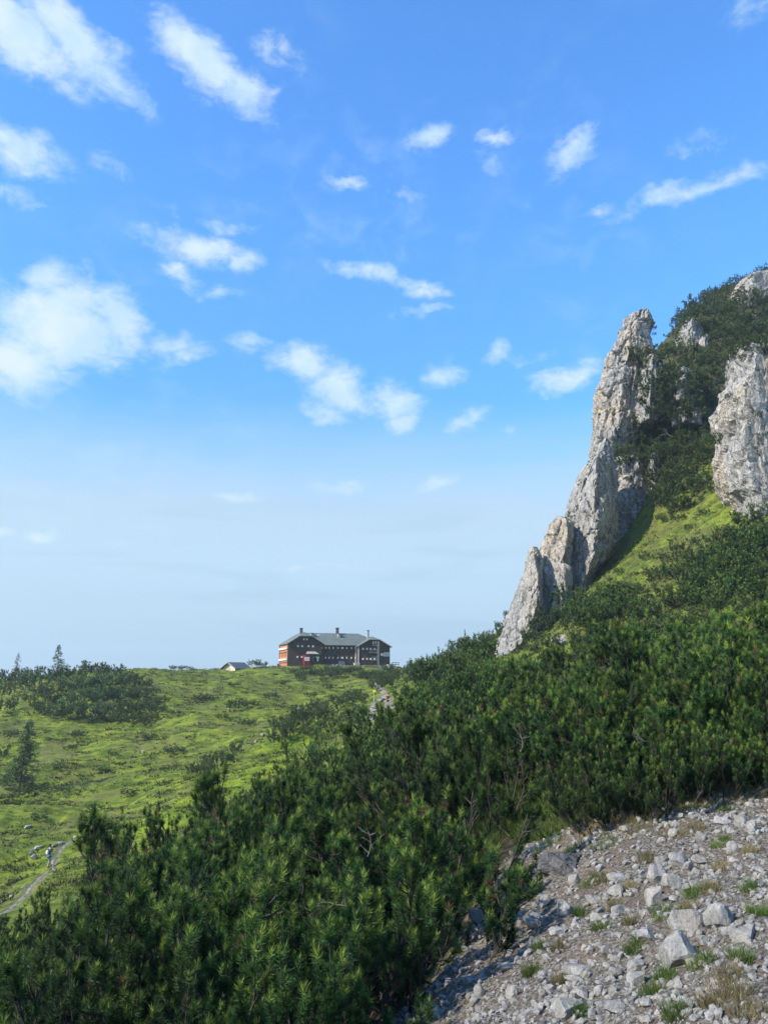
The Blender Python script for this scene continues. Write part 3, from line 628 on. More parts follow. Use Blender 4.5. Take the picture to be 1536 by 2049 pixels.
# lower left edge of it
G2 = 'mountain pines on the steep lower left slope'; L2 = 'mountain pine on the steep slope at the lower left below the footpath'
for Y, x0, x1, dx, s in [(14.5, 10, 250, 75, .62), (17, -150, 300, 62, .75), (20, -170, 220, 58, .85), (24, -180, 330, 56, .9), (29, -190, 120, 50, 1.0)]:
    x = x0 + random.uniform(0, 20)
    while x < x1:
        yy = Y * random.uniform(.96, 1.04); X = (x - 768) / F_PX * yy
        spec((X, yy, gz(X, yy) - .1), s * random.uniform(.8, 1.1), 'near' if Y < 22 else 'mid', L2, G2); x += dx * random.uniform(.8, 1.25)
# 2. the big mountain pines above the scree
G3 = 'mountain pines growing above the scree'; L3 = 'mountain pine in the front row hanging over the scree'; L3b = 'mountain pine in the second row above the scree'; L3c = 'mountain pine in the back rows above the scree'
for Y, x0, x1, dx, s in [(11.9, 1150, 1700, 66, .5), (12.9, 1130, 1800, 110, .88), (14.2, 1030, 1820, 120, 1.08), (16.0, 960, 1840, 108, 1.15), (18.5, 980, 1800, 104, 1.1), (22, 1000, 1780, 100, 1.0), (27, 1020, 1720, 100, .95),
                         (34, 1010, 1500, 84, .9), (43, 1020, 1360, 70, .85), (53, 1020, 1240, 60, .85), (64, 1020, 1180, 50, .9)]:
    x = x0 + random.uniform(0, dx * .3)
    while x < x1:
        yy = Y * random.uniform(.97, 1.03); X = (x - 768) / F_PX * yy
        if inpoly(X, yy, BANK) or float(polydist(np.array([X]), np.array([yy]), BANK)[0]) < .3: x += dx * .5; continue
        if Y > 14: s_ = s * .9
        else: s_ = s
        spec((X, yy, gz(X, yy) - .12), s_ * random.uniform(.86, 1.12), 'near' if Y < 19.5 else ('mid' if Y < 60 else 'far'), (L3 if Y < 13 else L3b if Y < 17 else L3c) + (', left half' if x < 1300 else ', right half'), G3); x += dx * random.uniform(.8, 1.2)
# 3. single and clustered bushes on the far slopes, read off the picture: column, row of the foot, width in pixels, (height factor), label
def patch(items, kind, label, group, ymin=40, lift=0.0):
    for it in items:
        px, py, wd = it[:3]; hf = it[3] if len(it) > 3 else 1.0
        h = hit(px, py, ymin); s = wd / F_PX * h.y / 3.4
        spec((h.x, h.y, h.z - .1 + lift), (s, s, s * hf), kind, label, group)
def band(x0, x1, y0, y1, n, wd, hf=1.0, f=None):
    out = []
    for i in range(n):
        a = (i + random.uniform(.1, .9)) / n; x = x0 + (x1 - x0) * a; y = random.uniform(y0, y1)
        if f: y = f(x, random.random())
        out.append((x, y, wd * random.uniform(.75, 1.25), hf))
    return out
clump = [(x, y + 4, w_ * 1.05, .72) for x, y, w_ in [(70,1378,60),(110,1362,56),(150,1358,50),(190,1352,50),(226,1350,44),(95,1392,50),(135,1385,60),(175,1382,60),(215,1378,60),(255,1372,44),
    (120,1412,58),(165,1410,60),(205,1408,62),(245,1402,56),(280,1398,44),(150,1434,60),(185,1436,60),(222,1438,62),(258,1434,58),(288,1426,48),(115,1436,44),(305,1412,36),(318,1424,30),(322,1404,26),(300,1440,34),(268,1362,36),(285,1375,36),(240,1446,48),(272,1446,40),(90,1425,40)]]
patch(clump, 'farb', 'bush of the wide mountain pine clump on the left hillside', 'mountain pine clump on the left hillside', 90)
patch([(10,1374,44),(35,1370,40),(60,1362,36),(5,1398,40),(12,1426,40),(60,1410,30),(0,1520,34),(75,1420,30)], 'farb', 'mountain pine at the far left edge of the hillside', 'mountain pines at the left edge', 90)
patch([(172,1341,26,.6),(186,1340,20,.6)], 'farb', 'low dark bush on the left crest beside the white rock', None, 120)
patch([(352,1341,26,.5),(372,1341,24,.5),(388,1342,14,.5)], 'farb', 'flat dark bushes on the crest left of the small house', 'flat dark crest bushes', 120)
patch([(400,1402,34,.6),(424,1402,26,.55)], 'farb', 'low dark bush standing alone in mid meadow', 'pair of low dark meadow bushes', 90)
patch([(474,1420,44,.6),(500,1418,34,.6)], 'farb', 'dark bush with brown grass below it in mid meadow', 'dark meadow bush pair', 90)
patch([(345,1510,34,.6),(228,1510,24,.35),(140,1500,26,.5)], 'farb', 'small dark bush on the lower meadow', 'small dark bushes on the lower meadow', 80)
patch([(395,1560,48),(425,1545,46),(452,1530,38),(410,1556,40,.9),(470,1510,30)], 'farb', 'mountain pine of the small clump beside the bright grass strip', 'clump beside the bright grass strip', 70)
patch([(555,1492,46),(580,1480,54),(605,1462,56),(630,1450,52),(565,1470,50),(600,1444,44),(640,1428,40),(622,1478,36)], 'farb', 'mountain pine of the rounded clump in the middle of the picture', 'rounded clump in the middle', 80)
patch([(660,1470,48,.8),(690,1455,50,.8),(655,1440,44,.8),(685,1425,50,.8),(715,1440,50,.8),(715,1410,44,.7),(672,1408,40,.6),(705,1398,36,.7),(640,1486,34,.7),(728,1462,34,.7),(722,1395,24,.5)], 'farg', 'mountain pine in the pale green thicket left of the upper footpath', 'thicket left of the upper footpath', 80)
patch([(755,1384,36),(775,1378,40),(765,1370,36,.8),(790,1366,26)], 'farb', 'round dark bush in the dip between hut and footpath', 'bushes in the dip below the hut', 100)
patch([(440,1645,30,.35),(220,1670,34,.35),(30,1570,60,.4),(60,1590,60,.35),(10,1600,50,.35),(110,1585,50,.3),(248,1716,24,.4),(175,1718,26,.3),(440,1590,40,.5),(420,1600,36,.5)], 'farb', 'low dark shrub flat against the lower meadow', 'low shrubs on the lower meadow', 60)
hut_bank = band(585, 785, 1342, 1358, 20, 28, .55) + band(600, 790, 1352, 1366, 10, 26, .5) + [(775,1345,26,.9),(786,1352,22,.9)]
patch(hut_bank, 'farg', 'low green bush on the bank below the hut terrace', 'bushes on the bank below the hut', 150)
patch([(490,1335,24,.7),(508,1335,26,.8),(524,1336,22,.7)], 'farb', 'dark bush between the small house and the big hut', 'bushes between the two houses', 160)
patch([(160,1475,34,.5),(300,1480,30,.5),(210,1545,34,.4),(260,1590,36,.4),(330,1570,30,.45),(500,1450,30,.6),(445,1440,28,.5),(540,1400,30,.5),(380,1480,24,.5),(120,1540,30,.4),(560,1372,26,.4),(470,1375,28,.4),(300,1385,24,.45),(350,1430,26,.45),(620,1395,28,.5),(655,1378,26,.5),(60,1500,30,.5),(20,1475,34,.5),(80,1640,36,.35),(190,1620,34,.35),(330,1620,30,.4)], 'farb', 'small low shrub dotted about the left meadow', 'small shrubs dotted over the left meadow', 55)
patch([(1240,1150,26,.7),(1290,1120,30,.7),(1330,1120,26,.6),(1380,1060,26,.6),(1410,1030,28,.6),(1300,1150,34,.7),(1360,1125,34,.7),(1260,1185,34,.7),(1395,1090,34,.7),(1425,985,22,.7),(1225,1165,24,.6),(1345,1085,22,.6),(1200,1175,24,.6),(1280,1150,22,.5)], 'farb', 'small shrub standing in the open grass strip under the cliff wall', 'small shrubs in the grass strip under the cliffs', 60)
# ridge running up to the spires
ridge = lambda x, r: 1345 - (x - 815) * .20 - max(0, x - 880) * .35 - max(0, x - 950) * .42 + r * (26 + (x - 815) * .28)
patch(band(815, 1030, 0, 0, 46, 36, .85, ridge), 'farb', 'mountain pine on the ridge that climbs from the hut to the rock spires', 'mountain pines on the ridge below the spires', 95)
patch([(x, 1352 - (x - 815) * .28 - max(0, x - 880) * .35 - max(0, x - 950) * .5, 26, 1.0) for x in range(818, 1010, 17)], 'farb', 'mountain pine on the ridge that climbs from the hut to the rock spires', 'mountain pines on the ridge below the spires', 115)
# slope between the foreground pines and the cliffs
slope = [(1090,1235,50),(1110,1215,54),(1130,1200,50),(1085,1262,50),(1120,1246,60),(1155,1228,56),(1185,1215,50),(1215,1205,56),(1245,1200,60),(1150,1255,50),(1195,1248,64),(1235,1240,60),(1270,1228,54),(1205,1280,60),(1250,1275,60),(1290,1262,50),(1100,1290,40),(1065,1280,40),(1060,1305,40),(1160,1290,50),
 (1380,1170,54),(1405,1150,60),(1435,1130,62),(1462,1112,60),(1495,1092,64),(1525,1075,60),(1420,1178,60),(1450,1160,62),(1485,1140,66),(1520,1125,66),(1475,1078,46),(1500,1052,52),(1530,1035,50),(1475,1180,64),(1515,1170,64),(1390,1195,52),(1430,1205,58),(1556,1090,60),(1556,1150,60),
 (1340,1240,40),(1372,1250,46),(1520,1215,60),(1490,1230,50),(1315,1290,54),(1360,1290,60),(1240,1300,50),(1410,1285,54),(1270,1180,34),(1310,1160,36),(1345,1145,40),(1220,1190,30),(1360,1100,34),(1335,1215,44),(1290,1240,50),(1330,1190,40),(1545,1020,50),(1540,1190,60),(1400,1240,50),(1440,1255,54)]
slope += [(1075,1240,60),(1105,1232,60),(1140,1212,60),(1170,1240,64),(1210,1228,64),(1260,1212,60),(1300,1240,60),(1365,1160,60),(1395,1135,60),(1420,1108,50),(1450,1085,50),(1480,1120,70),(1510,1100,70),(1470,1150,70),(1500,1200,70),(1360,1210,56),(1410,1215,60),(1280,1285,60),(1330,1270,60),(1380,1275,60),(1450,1225,60)]
for lo, hi, ya, yb, lb in ((0, 1200, 0, 1400, 'mountain pine on the slope close to the foot of the pointed slab'), (1200, 1335, 0, 1400, 'mountain pine in the middle of the slope under the grass strip'),
                           (1335, 1700, 0, 1160, 'mountain pine in the dark belt right below the broad cliff wall'), (1335, 1700, 1160, 1400, 'mountain pine on the lower right slope just above the big scree pines')):
    patch([(a, b + 8, c_ * 1.22, .8) for a, b, c_ in slope if lo <= a < hi and ya <= b < yb], 'far', lb, 'mountain pines on the slope below the cliffs', 38)
# bushes growing on the crags: found by looking from the camera at the real rock and gully surfaces
from mathutils.bvhtree import BVHTree
rv, rf, b0 = [], [], 0
for VV, FF in ROCKS:
    rv.append(VV); rf += (FF + b0).tolist(); b0 += len(VV)
BVH = BVHTree.FromPolygons(np.concatenate(rv).tolist(), rf)
def crag_hit(px, py):
    a, b, c = ray(px, py); d = Vector((a, b, c)).normalized(); h = BVH.ray_cast(Vector((0, 0, 0)), d); g = hit(px, py, 80)
    if h[0] is not None and h[0].y < g.y + 1.0: return h[0], True
    return g, False
def cragbush(items, label, group, hf=.8):
    for px, py, wd in items:
        p, onrock = crag_hit(px, py + wd * .22); s = wd / F_PX * p.y / 3.3
        spec((p.x, p.y + .2, p.z - .25 * s), (s, s, s * hf), 'crag', label, group, (random.uniform(.1, .45), random.uniform(-.2, .2)))
def edgebush(items, Y, label, group, hf=.8):
    for px, py, wd in items:
        p = P(px + 9, py + 4, Y); s = wd / F_PX * Y / 3.7; spec((p.x, p.y, p.z - .55 * s), (s, s, s * hf), 'crag', label, group, (random.uniform(.0, .3), random.uniform(-.25, .1)))
random.seed(9)
def fill(poly, step, jit, wd):
    xs = [a for a, b in poly]; ys = [b for a, b in poly]; out = []; y = min(ys); r = 0
    while y < max(ys):
        x = min(xs) + (r % 2) * step * .5
        while x < max(xs):
            u, v = x + random.uniform(-jit, jit), y + random.uniform(-jit, jit)
            if inpoly(np.array([u]), np.array([v]), poly)[0]: out.append((u, v, wd * random.uniform(.75, 1.3)))
            x += step
        y += step * .72; r += 1
    return out
gully = [(1262,705),(1310,690),(1380,700),(1400,715),(1430,700),(1470,700),(1455,780),(1428,800),(1424,850),(1440,890),(1432,925),(1400,985),(1345,1015),(1312,1030),(1305,930),(1290,912),(1240,930),(1222,900),(1220,880),(1270,850),(1300,800),(1290,770),(1316,745),(1270,735)]
cragbush(fill(gully, 27, 7, 56), 'dark mountain pine rooted in the steep gully between pinnacle and cliff wall', 'mountain pines in the rocky gully')
summit = [(1355,660),(1375,618),(1405,600),(1450,590),(1500,594),(1560,600),(1560,700),(1470,712),(1430,705),(1420,660),(1385,650)]
cragbush(fill(summit, 24, 7, 52), 'dark mountain pine covering the rounded summit of the crag', 'mountain pines on the summit dome', .7)
cragbush([(1366,655,26),(1361,668,18),(1380,630,30),(1392,604,30),(1414,592,30),(1440,585,30),(1462,582,28),(1480,585,24),(1506,582,26)], 'dark mountain pine covering the rounded summit of the crag', 'mountain pines on the summit dome', .75)
def crest(px):
    yy = np.linspace(118, 200, 200); xx = (px - 768) / F_PX / 1.0 * yy * 0 + np.array([ray(px, 640)[0] / ray(px, 640)[1]]) * yy; e = ground(xx, yy) / yy; i = int(np.argmax(e)); return Vector((float(xx[i]), float(yy[i]), float(e[i] * yy[i])))
for px in range(1352, 1545, 11):
    p = crest(px); s = random.uniform(.8, 1.25)
    if not 1484 < px < 1500: spec((p.x, p.y - 1.2, p.z - .5), (s, s, s * .8), 'crag', 'dark mountain pine on the skyline of the crag summit', 'mountain pines on the summit skyline', (.15, 0))
edgebush([(1262,648,17),(1248,668,16),(1240,684,15),(1234,694,12),(1256,655,14),(1298,654,16),(1296,645,12),(1299,666,12),(1228,704,12)], 127.5, 'tiny wind-bent pine clinging to the top of the pinnacle', 'small pines on the pinnacle top')
cragbush([(1352,668,34),(1350,690,34),(1357,650,30),(1362,636,26),(1345,700,30),(1375,640,34),(1368,628,26),(1362,680,24)], 'dark mountain pine covering the rounded summit of the crag', 'mountain pines on the summit dome', .75)
cragbush([(1276,660,14),(1283,672,12),(1262,720,18),(1272,745,18),(1240,745,12),(1270,775,18),(1265,760,12)], 'small shrub growing from a crack in the face of the pinnacle', 'shrubs on the pinnacle face')
edgebush([(1186,912,20),(1176,928,22),(1166,948,22),(1158,962,18),(1152,985,20),(1148,1000,16),(1140,1020,22),(1132,1034,20),(1126,1042,14),(1182,925,16),(1146,1012,18),(1172,940,24),(1148,992,22),(1136,1028,22),(1158,972,20),(1216,884,14)], 114.5, 'bushy pine on the stepped left edge of the ridge below the pinnacle', 'pines on the stepped ridge edge')
cragbush([(1248,925,28),(1262,962,20),(1274,975,20),(1284,962,22),(1240,945,20)], 'shrub on top of the shaded buttress in the recess', 'shrubs on the shaded buttress')
cragbush([(1474,800,18),(1462,792,22),(1450,760,20),(1455,740,24),(1515,830,26),(1528,870,18),(1490,712,26),(1520,705,24),(1470,712,22),(1470,846,14)], 'shrub rooted on a ledge of the ochre stained cliff wall', 'shrubs on the cliff wall')
cragbush([(1350,1020,34),(1336,1040,30),(1360,1035,30),(1340,1010,34),(1322,1035,22),(1375,1010,34)], 'dark mountain pine at the foot of the gully', 'mountain pines at the foot of the gully')
edgebush([(1030,1210,16),(1022,1222,18),(1014,1236,18),(1008,1250,16),(1026,1200,10),(1019,1228,20),(1006,1258,20),(1000,1268,22),(1090,1068,12),(1120,1046,12)], 109, 'small pine behind the left edge of the pointed slab', 'small pines behind the pointed slab')

# ---- emit: the 300 that show largest one by one, the rest as one object
LIB = {'near': NEAR, 'mid': MID, 'far': FAR, 'farb': FARB, 'farg': FARG, 'crag': CRAG}
order = sorted(range(len(SPEC)), key=lambda i: -SPEC[i][6]); single = set(order[:300])
open('/tmp/n.txt','w').write(str(len(SPEC))); rest = {}
for i, (p, s, rz, kind, label, group, app, tilt) in enumerate(SPEC):
    lib = LIB[kind]; k = i % len(lib); fo, br = lib[k]
    if i in single:
        e_ = empty('mountain_pine', p, label, 'bush', group); e_.scale = s; e_.rotation_euler = (tilt[0] * (kind == 'crag'), tilt[1], rz) if kind != 'crag' else (tilt[0], tilt[1], 0)
        if kind == 'crag': e_.rotation_euler = (Matrix.Rotation(tilt[0], 3, 'X') @ Matrix.Rotation(tilt[1], 3, 'Y') @ Matrix.Rotation(rz, 3, 'Z')).to_euler()
        link('foliage', fo, e_); link('branches', br, e_)
    else: rest.setdefault((kind, k), []).append((p, s, rz))
# remaining small ones: joined
if rest:
    Vs, Fs, Ts, b = [], [], [], 0
    for (kind, k), L in rest.items():
        me = LIB[kind][k][0]; n = len(me.vertices); co = np.empty(n * 3, np.float32); me.vertices.foreach_get('co', co); co = co.reshape(-1, 3)
        tn = np.empty(n, np.float32); me.attributes['tone'].data.foreach_get('value', tn)
        keep = np.arange(n // 3) % 2 == 0; tri = np.arange(n).reshape(-1, 3)[keep]; c2 = co[tri.ravel()]; t2 = tn[tri.ravel()]
        c3 = c2.reshape(-1, 3, 3); mid = c3.mean(1, keepdims=True); c2 = (mid + (c3 - mid) * 1.35).reshape(-1, 3)
        for p, s, rz in L:
            cz, sz = math.cos(rz), math.sin(rz); q = c2 * np.array(s); q = np.stack([q[:, 0] * cz - q[:, 1] * sz, q[:, 0] * sz + q[:, 1] * cz, q[:, 2]], 1) + np.array(p)
            Vs.append(q); Ts.append(t2); b += len(q)
    Vs = np.concatenate(Vs); 
    o = link('mountain_pines', mesh('mountain_pines', Vs, np.arange(len(Vs)).reshape(-1, 3), M['pine_crag'], attrs={'tone': np.concatenate(Ts)}))
    tag(o, 'smallest mountain pines scattered over the far ridge, crag and hut bank', 'bushes', kind='stuff')
# ------------------------------------------------------------------ the mountain hut
M['wood_dark'] = plain('weathered_dark_shingles', (.066, .046, .037), .85, .35, 2.2)
M['wood_orange'] = plain('orange_larch_boards', (.44, .19, .085), .7, .25, 1.4)
M['white'] = plain('white_paint', (.80, .80, .78), .6, .06, 3)
M['red'] = plain('dark_red_paint', (.22, .018, .022), .6, .2, 3)
M['black'] = plain('black_glazing', (.012, .014, .018), .15, .1, 3, .6)
M['roof'] = plain('grey_roof_sheet', (.135, .155, .14), .8, .14, .6)
M['roof_edge'] = plain('pale_roof_edge', (.36, .36, .34), .6, .1, 2)
M['steel'] = plain('galvanised_steel', (.36, .40, .39), .5, .1, 5)
M['plaster'] = plain('cream_plaster', (.68, .58, .42), .85, .08, 2)
M['blue_roof'] = plain('dark_slate_roof', (.10, .115, .125), .6, .2, 1.2)
M['wood_pale'] = plain('pale_weathered_timber', (.42, .38, .31), .8, .2, 4)
M['yellow'] = plain('yellow_sign_paint', (.75, .55, .04), .6, .08, 4)
M['grey_print'] = plain('grey_lettering', (.33, .36, .37), .6, .05, 4)
def slab(mb, pts, th=.18):
    pts = [Vector(p) for p in pts]; n = (pts[1] - pts[0]).cross(pts[2] - pts[0]).normalized()
    if n.z < 0: n = -n; pts = pts[::-1]
    k = len(pts); V = [p for p in pts] + [p - n * th for p in pts]
    return mb.add(V, [list(range(k)), list(range(2 * k - 1, k - 1, -1))] + [[i, i + k, (i + 1) % k + k, (i + 1) % k] for i in range(k)])
hut = empty('mountain_hut', HUT0, 'big dark shingled mountain hut with orange end wall, grey roof and three chimneys', 'hut', rz=HUT_RZ)
wl = MB()
wl.prism([(0,-1.2),(10.9,-1.2),(10.9,6.85),(7.6,8.96),(3.6,8.96),(0,6.7)], 0, 13)
wl.box(10.85, 22.65, 1.5, 13.02, -1.2, 6.42); wl.prism([(22.6,-1.2),(33.7,-1.2),(33.7,6.2),(29.9,8.22),(26.5,8.22),(22.6,6.2)], 0.02, 12.98)
wall = wl.build('wall', M['wood_dark'], hut)
rf_ = MB(); zL = lambda u: 6.6 + .629 * (u + .6)
slab(rf_, [(-.6,-.6,zL(-.6)), (3.6,-.6,zL(3.6)), (5.6,2.4,zL(5.6)), (5.6,11.2,zL(5.6)), (3.6,13.6,zL(3.6)), (-.6,13.6,zL(-.6))])
slab(rf_, [(11.8,-.6,zL(-.6)), (7.6,-.6,zL(3.6)), (5.6,2.4,zL(5.6)), (5.6,11.2,zL(5.6)), (7.6,13.6,zL(3.6)), (11.8,13.6,zL(-.6))])
slab(rf_, [(3.6,-.6,zL(3.6)), (7.6,-.6,zL(3.6)), (5.6,2.4,zL(5.6))]); slab(rf_, [(3.6,13.6,zL(3.6)), (7.6,13.6,zL(3.6)), (5.6,11.2,zL(5.6))])
zM = 6.5
slab(rf_, [(7,.9,zM), (28.2,.9,zM), (25,7.2,10.49), (5.6,7.2,10.49)]); slab(rf_, [(7,13.5,zM), (28.2,13.5,zM), (25,7.2,10.49), (5.6,7.2,10.49)])
slab(rf_, [(25,7.2,10.49), (28.2,.9,zM), (34.3,.9,6.05)]); slab(rf_, [(25,7.2,10.49), (34.3,.9,6.05), (34.3,13.5,6.05)]); slab(rf_, [(25,7.2,10.49), (28.2,13.5,zM), (34.3,13.5,6.05)])
zR = lambda u: 5.95 + .57 * (u - 22.2)
slab(rf_, [(22.1,-.6,zR(22.2)), (26.5,-.6,zR(26.5)), (28.2,1.8,zR(28.2)), (28.2,8,zR(28.2)), (22.2,10,zR(22.2))])
slab(rf_, [(34.3,-.6,zR(22.2)), (29.9,-.6,zR(26.5)), (28.2,1.8,zR(28.2)), (28.2,8,zR(28.2)), (34.3,10,zR(22.2))]); slab(rf_, [(26.5,-.6,zR(26.5)), (29.9,-.6,zR(26.5)), (28.2,1.8,zR(28.2))])
roof = rf_.build('roof', M['roof'], hut)
def beam(name, m, parent, segs, r=.09):
    b = MB()
    for p0, p1 in segs:
        p0 = Vector(p0); p1 = Vector(p1); d = (p1 - p0).normalized(); a = Vector((0, 1, 0)) if abs(d.y) < .9 else Vector((1, 0, 0)); s = d.cross(a).normalized() * r; q = d.cross(s).normalized() * r
        b.add([p0 - s - q, p0 + s - q, p0 + s + q, p0 - s + q, p1 - s - q, p1 + s - q, p1 + s + q, p1 - s + q], [(0,1,2,3),(7,6,5,4),(0,4,5,1),(1,5,6,2),(2,6,7,3),(3,7,4,0)])
    return b.build(name, m, parent)
beam('verge_board', M['roof_edge'], roof, [((-.6,-.7,6.5),(3.6,-.7,9.12)), ((3.6,-.7,9.12),(7.6,-.7,9.12)), ((7.6,-.7,9.12),(11.8,-.7,6.5))], .11)
beam('verge_board', M['roof_edge'], roof, [((22.1,-.7,5.85),(26.5,-.7,8.3)), ((26.5,-.7,8.3),(29.9,-.7,8.3)), ((29.9,-.7,8.3),(34.3,-.7,5.85))], .12)
beam('gutter', M['roof_edge'], roof, [((11.6,.82,6.42),(22.3,.82,6.42))], .08)
for u, v, z0, z1, s in ((4.9,3.6,9.5,11.6,.42), (17.6,6.6,9.6,12.1,.45), (27.0,2.6,8.6,11.2,.33)):
    ch = MB().box(u-s,u+s,v-s,v+s,z0,z1).build('chimney', M['steel'] if s < .4 else plain('chimney_render', (.13,.125,.12)), hut)
    MB().box(u-s-.1,u+s+.1,v-s-.1,v+s+.1,z1+.003,z1+.16).build('chimney_cap', M['black'], ch)
for u in (8.9, 17.9):
    v = 5.6; z = zM + (v - .9) * .635
    d_ = MB().box(u-.5,u+.3,v-1.0,v+1.6,z-.6,z+.75).build('roof_dormer', M['roof_edge'], roof); MB().box(u-.62,u+.42,v-1.15,v+1.7,z+.753,z+.85).build('dormer_roof', M['roof'], d_)
MB().box(10.9,11.8,5.55,6.2,9.55,9.92).build('skylight', M['white'], roof)
def win(ul, ur, w, v, tall=.52, half=.27, par=wall):
    """dark window between two white shutters"""
    c = (ul + ur) / 2
    if ur - ul < 0.2: return
    f = MB().box(ul + half + .02, ur - half - .02, v - .07, v, w - tall, w + tall).build('window', M['red'], par)
    MB().box(ul + half + .16, ur - half - .16, v - .09, v - .072, w - tall + .14, w + tall - .14).build('pane', M['black'], f)
    for s in (ul, ur): MB().box(s - half, s + half, v - .11, v - .004, w - .29, w + .29).build('shutter', M['white'], par)
U = lambda zx: (zx - 210) * .02844
W_ = lambda zy: (531 - zy) * .0272
for a, b, y in ((323,370,314),(443,492,314),(320,368,438)): win(U(a), U(b), W_(y), 0)
win(U(388), U(422), W_(235), 0, .35, .2)
for y in (328, 443):
    for a, b in ((608,652),(692,737),(793,838),(850,897),(951,998)): win(U(a), U(b), W_(y), 1.5, .4, .21)
for y in (337, 455):
    for a, b in ((1073,1120),(1163,1211)): win(U(a), U(b), W_(y), 0, .55, .28)
aw = MB().box(U(1203), U(1215), -.06, 0, W_(277), W_(243)).build('window', M['black'], wall)
for a in (1194, 1223): MB().box(U(a)-.14, U(a)+.14, -.1, -.004, W_(275), W_(246)).build('shutter', M['white'], wall)
# orange end wall with two white bands
MB().box(-.09, -.003, .15, 12.9, -.6, 6.45).build('siding', M['wood_orange'], wall)
for w0, w1 in ((4.95, 5.45), (1.55, 2.05)): MB().box(-.5, -.095, .3, 12.6, w0, w1).build('balcony_rail', M['white'], hut)
for w0 in (4.1, .9): MB().box(-.45, -.095, .3, 12.6, w0, w0 + .12).build('balcony_floor', M['wood_orange'], hut)
for v in (2.2, 4.6, 7.0, 9.4): MB().box(-.14, -.092, v-.45, v+.45, 2.6, 3.9).build('window', plain('brown_shutter', (.30,.10,.03)), wall)
MB().box(-.3, 0.0, 12.9, 13.1, -.8, 6.5).build('corner_board', M['red'], wall)
# porch
po = MB(); slab(po, [(U(398),-2.3,W_(402)), (U(545),-2.3,W_(402)), (U(520),-.002,W_(374)), (U(425),-.002,W_(374))], .14); po = po.build('porch_roof', M['roof_edge'], hut)
MB().box(U(385), U(446), -1.9, -.01, -.2, W_(418)).build('porch_cabin', M['red'], hut)
MB().box(U(450), U(592), -1.2, -.006, -.2, W_(405)).build('porch_glazing', M['black'], hut)
nb_ = MB().box(U(386), U(441), -1.98, -1.903, W_(482), W_(440)).build('notice_board', M['white'], hut)
for k in range(2): MB().box(U(392), U(434), -2.0, -1.983, W_(455 + 14 * k), W_(452 + 14 * k)).build('printed_line', plain('faded_red_print', (.55,.2,.2)), nb_)
em = MB().prism([(U(526),W_(445)),(U(532),W_(462)),(U(531),W_(484)),(U(548),W_(484)),(U(547),W_(462)),(U(556),W_(445)),(U(556),W_(433)),(U(518),W_(433)),(U(518),W_(445))], -1.27, -1.203).build('white_emblem', M['white'], hut)
arc = MB(); 
for k in range(9):
    t0 = math.radians(95 + k * 16); t1 = math.radians(95 + (k + 1) * 16); c0 = (U(506), W_(465)); r = .78
    arc.cyl((c0[0]+r*math.cos(t0), -1.24, c0[1]+r*1.15*math.sin(t0)), (c0[0]+r*math.cos(t1), -1.24, c0[1]+r*1.15*math.sin(t1)), .07, n=5)
arc.build('white_arc', M['grey_print'], hut)
MB().cyl((U(562),-.12,W_(408)),(U(562),-.01,W_(408)),.24,n=14).build('wall_lamp', M['white'], hut)
MB().box(U(800), U(872), .9, 1.49, -.4, W_(478)).build('cellar_door', plain('grey_door', (.15,.17,.19)), hut)
for u, v in ((U(1020), -.1), (U(1000), 1.38)): MB().cyl((u, v, .6), (u, v, 6.2), .09, n=6).build('downpipe', M['white'], hut)
# fire escape on the right wing
fe = MB(); uu = U(1237)
fe.cyl((uu,-.95,-.3),(uu,-.95,W_(250)),.07,n=5).cyl((uu+.45,-.95,-.3),(uu+.45,-.95,W_(250)),.05,n=5)
for k in range(22): fe.cyl((uu,-.95,k*.36),(uu+.45,-.95,k*.36),.025,n=4)
fe = fe.build('fire_escape', M['steel'], hut)
for y, a, b in ((297,1178,1255),(383,1148,1250),(470,1170,1250)):
    pl = MB().box(U(a), U(b), -1.0, -.12, W_(y), W_(y)+.07)
    for q in range(5):
        u = U(a) + (U(b) - U(a)) * q / 4; pl.box(u-.025, u+.025, -1.0, -.95, W_(y)+.07, W_(y)+1.0)
    pl.box(U(a), U(b), -1.01, -.94, W_(y)+.98, W_(y)+1.06); pl.build('landing', M['steel'], fe)
sg = MB().box(U(1318), U(1386), -.12, -.004, W_(424), W_(377)).build('sign_board', plain('pale_sign_paint', (.62,.68,.68), .6, .04), hut)
for k in range(3): MB().box(U(1324), U(1378 - 9*k), -.14, -.123, W_(392 + 12*k)-.07, W_(392 + 12*k)+.04).build('printed_line', M['grey_print'], sg)
rb = MB().cyl((U(1300),-.1,W_(402)),(U(1300),-.004,W_(402)),.42,n=18).build('round_badge', M['white'], hut); MB().cyl((U(1300),-.13,W_(402)),(U(1300),-.103,W_(402)),.24,n=14).build('badge_centre', M['grey_print'], rb)

def hutp(u, v, w=0.0): return Vector((HUT0.x + u*math.cos(HUT_RZ) - v*math.sin(HUT_RZ), HUT0.y + u*math.sin(HUT_RZ) + v*math.cos(HUT_RZ), HUT0.z + w))
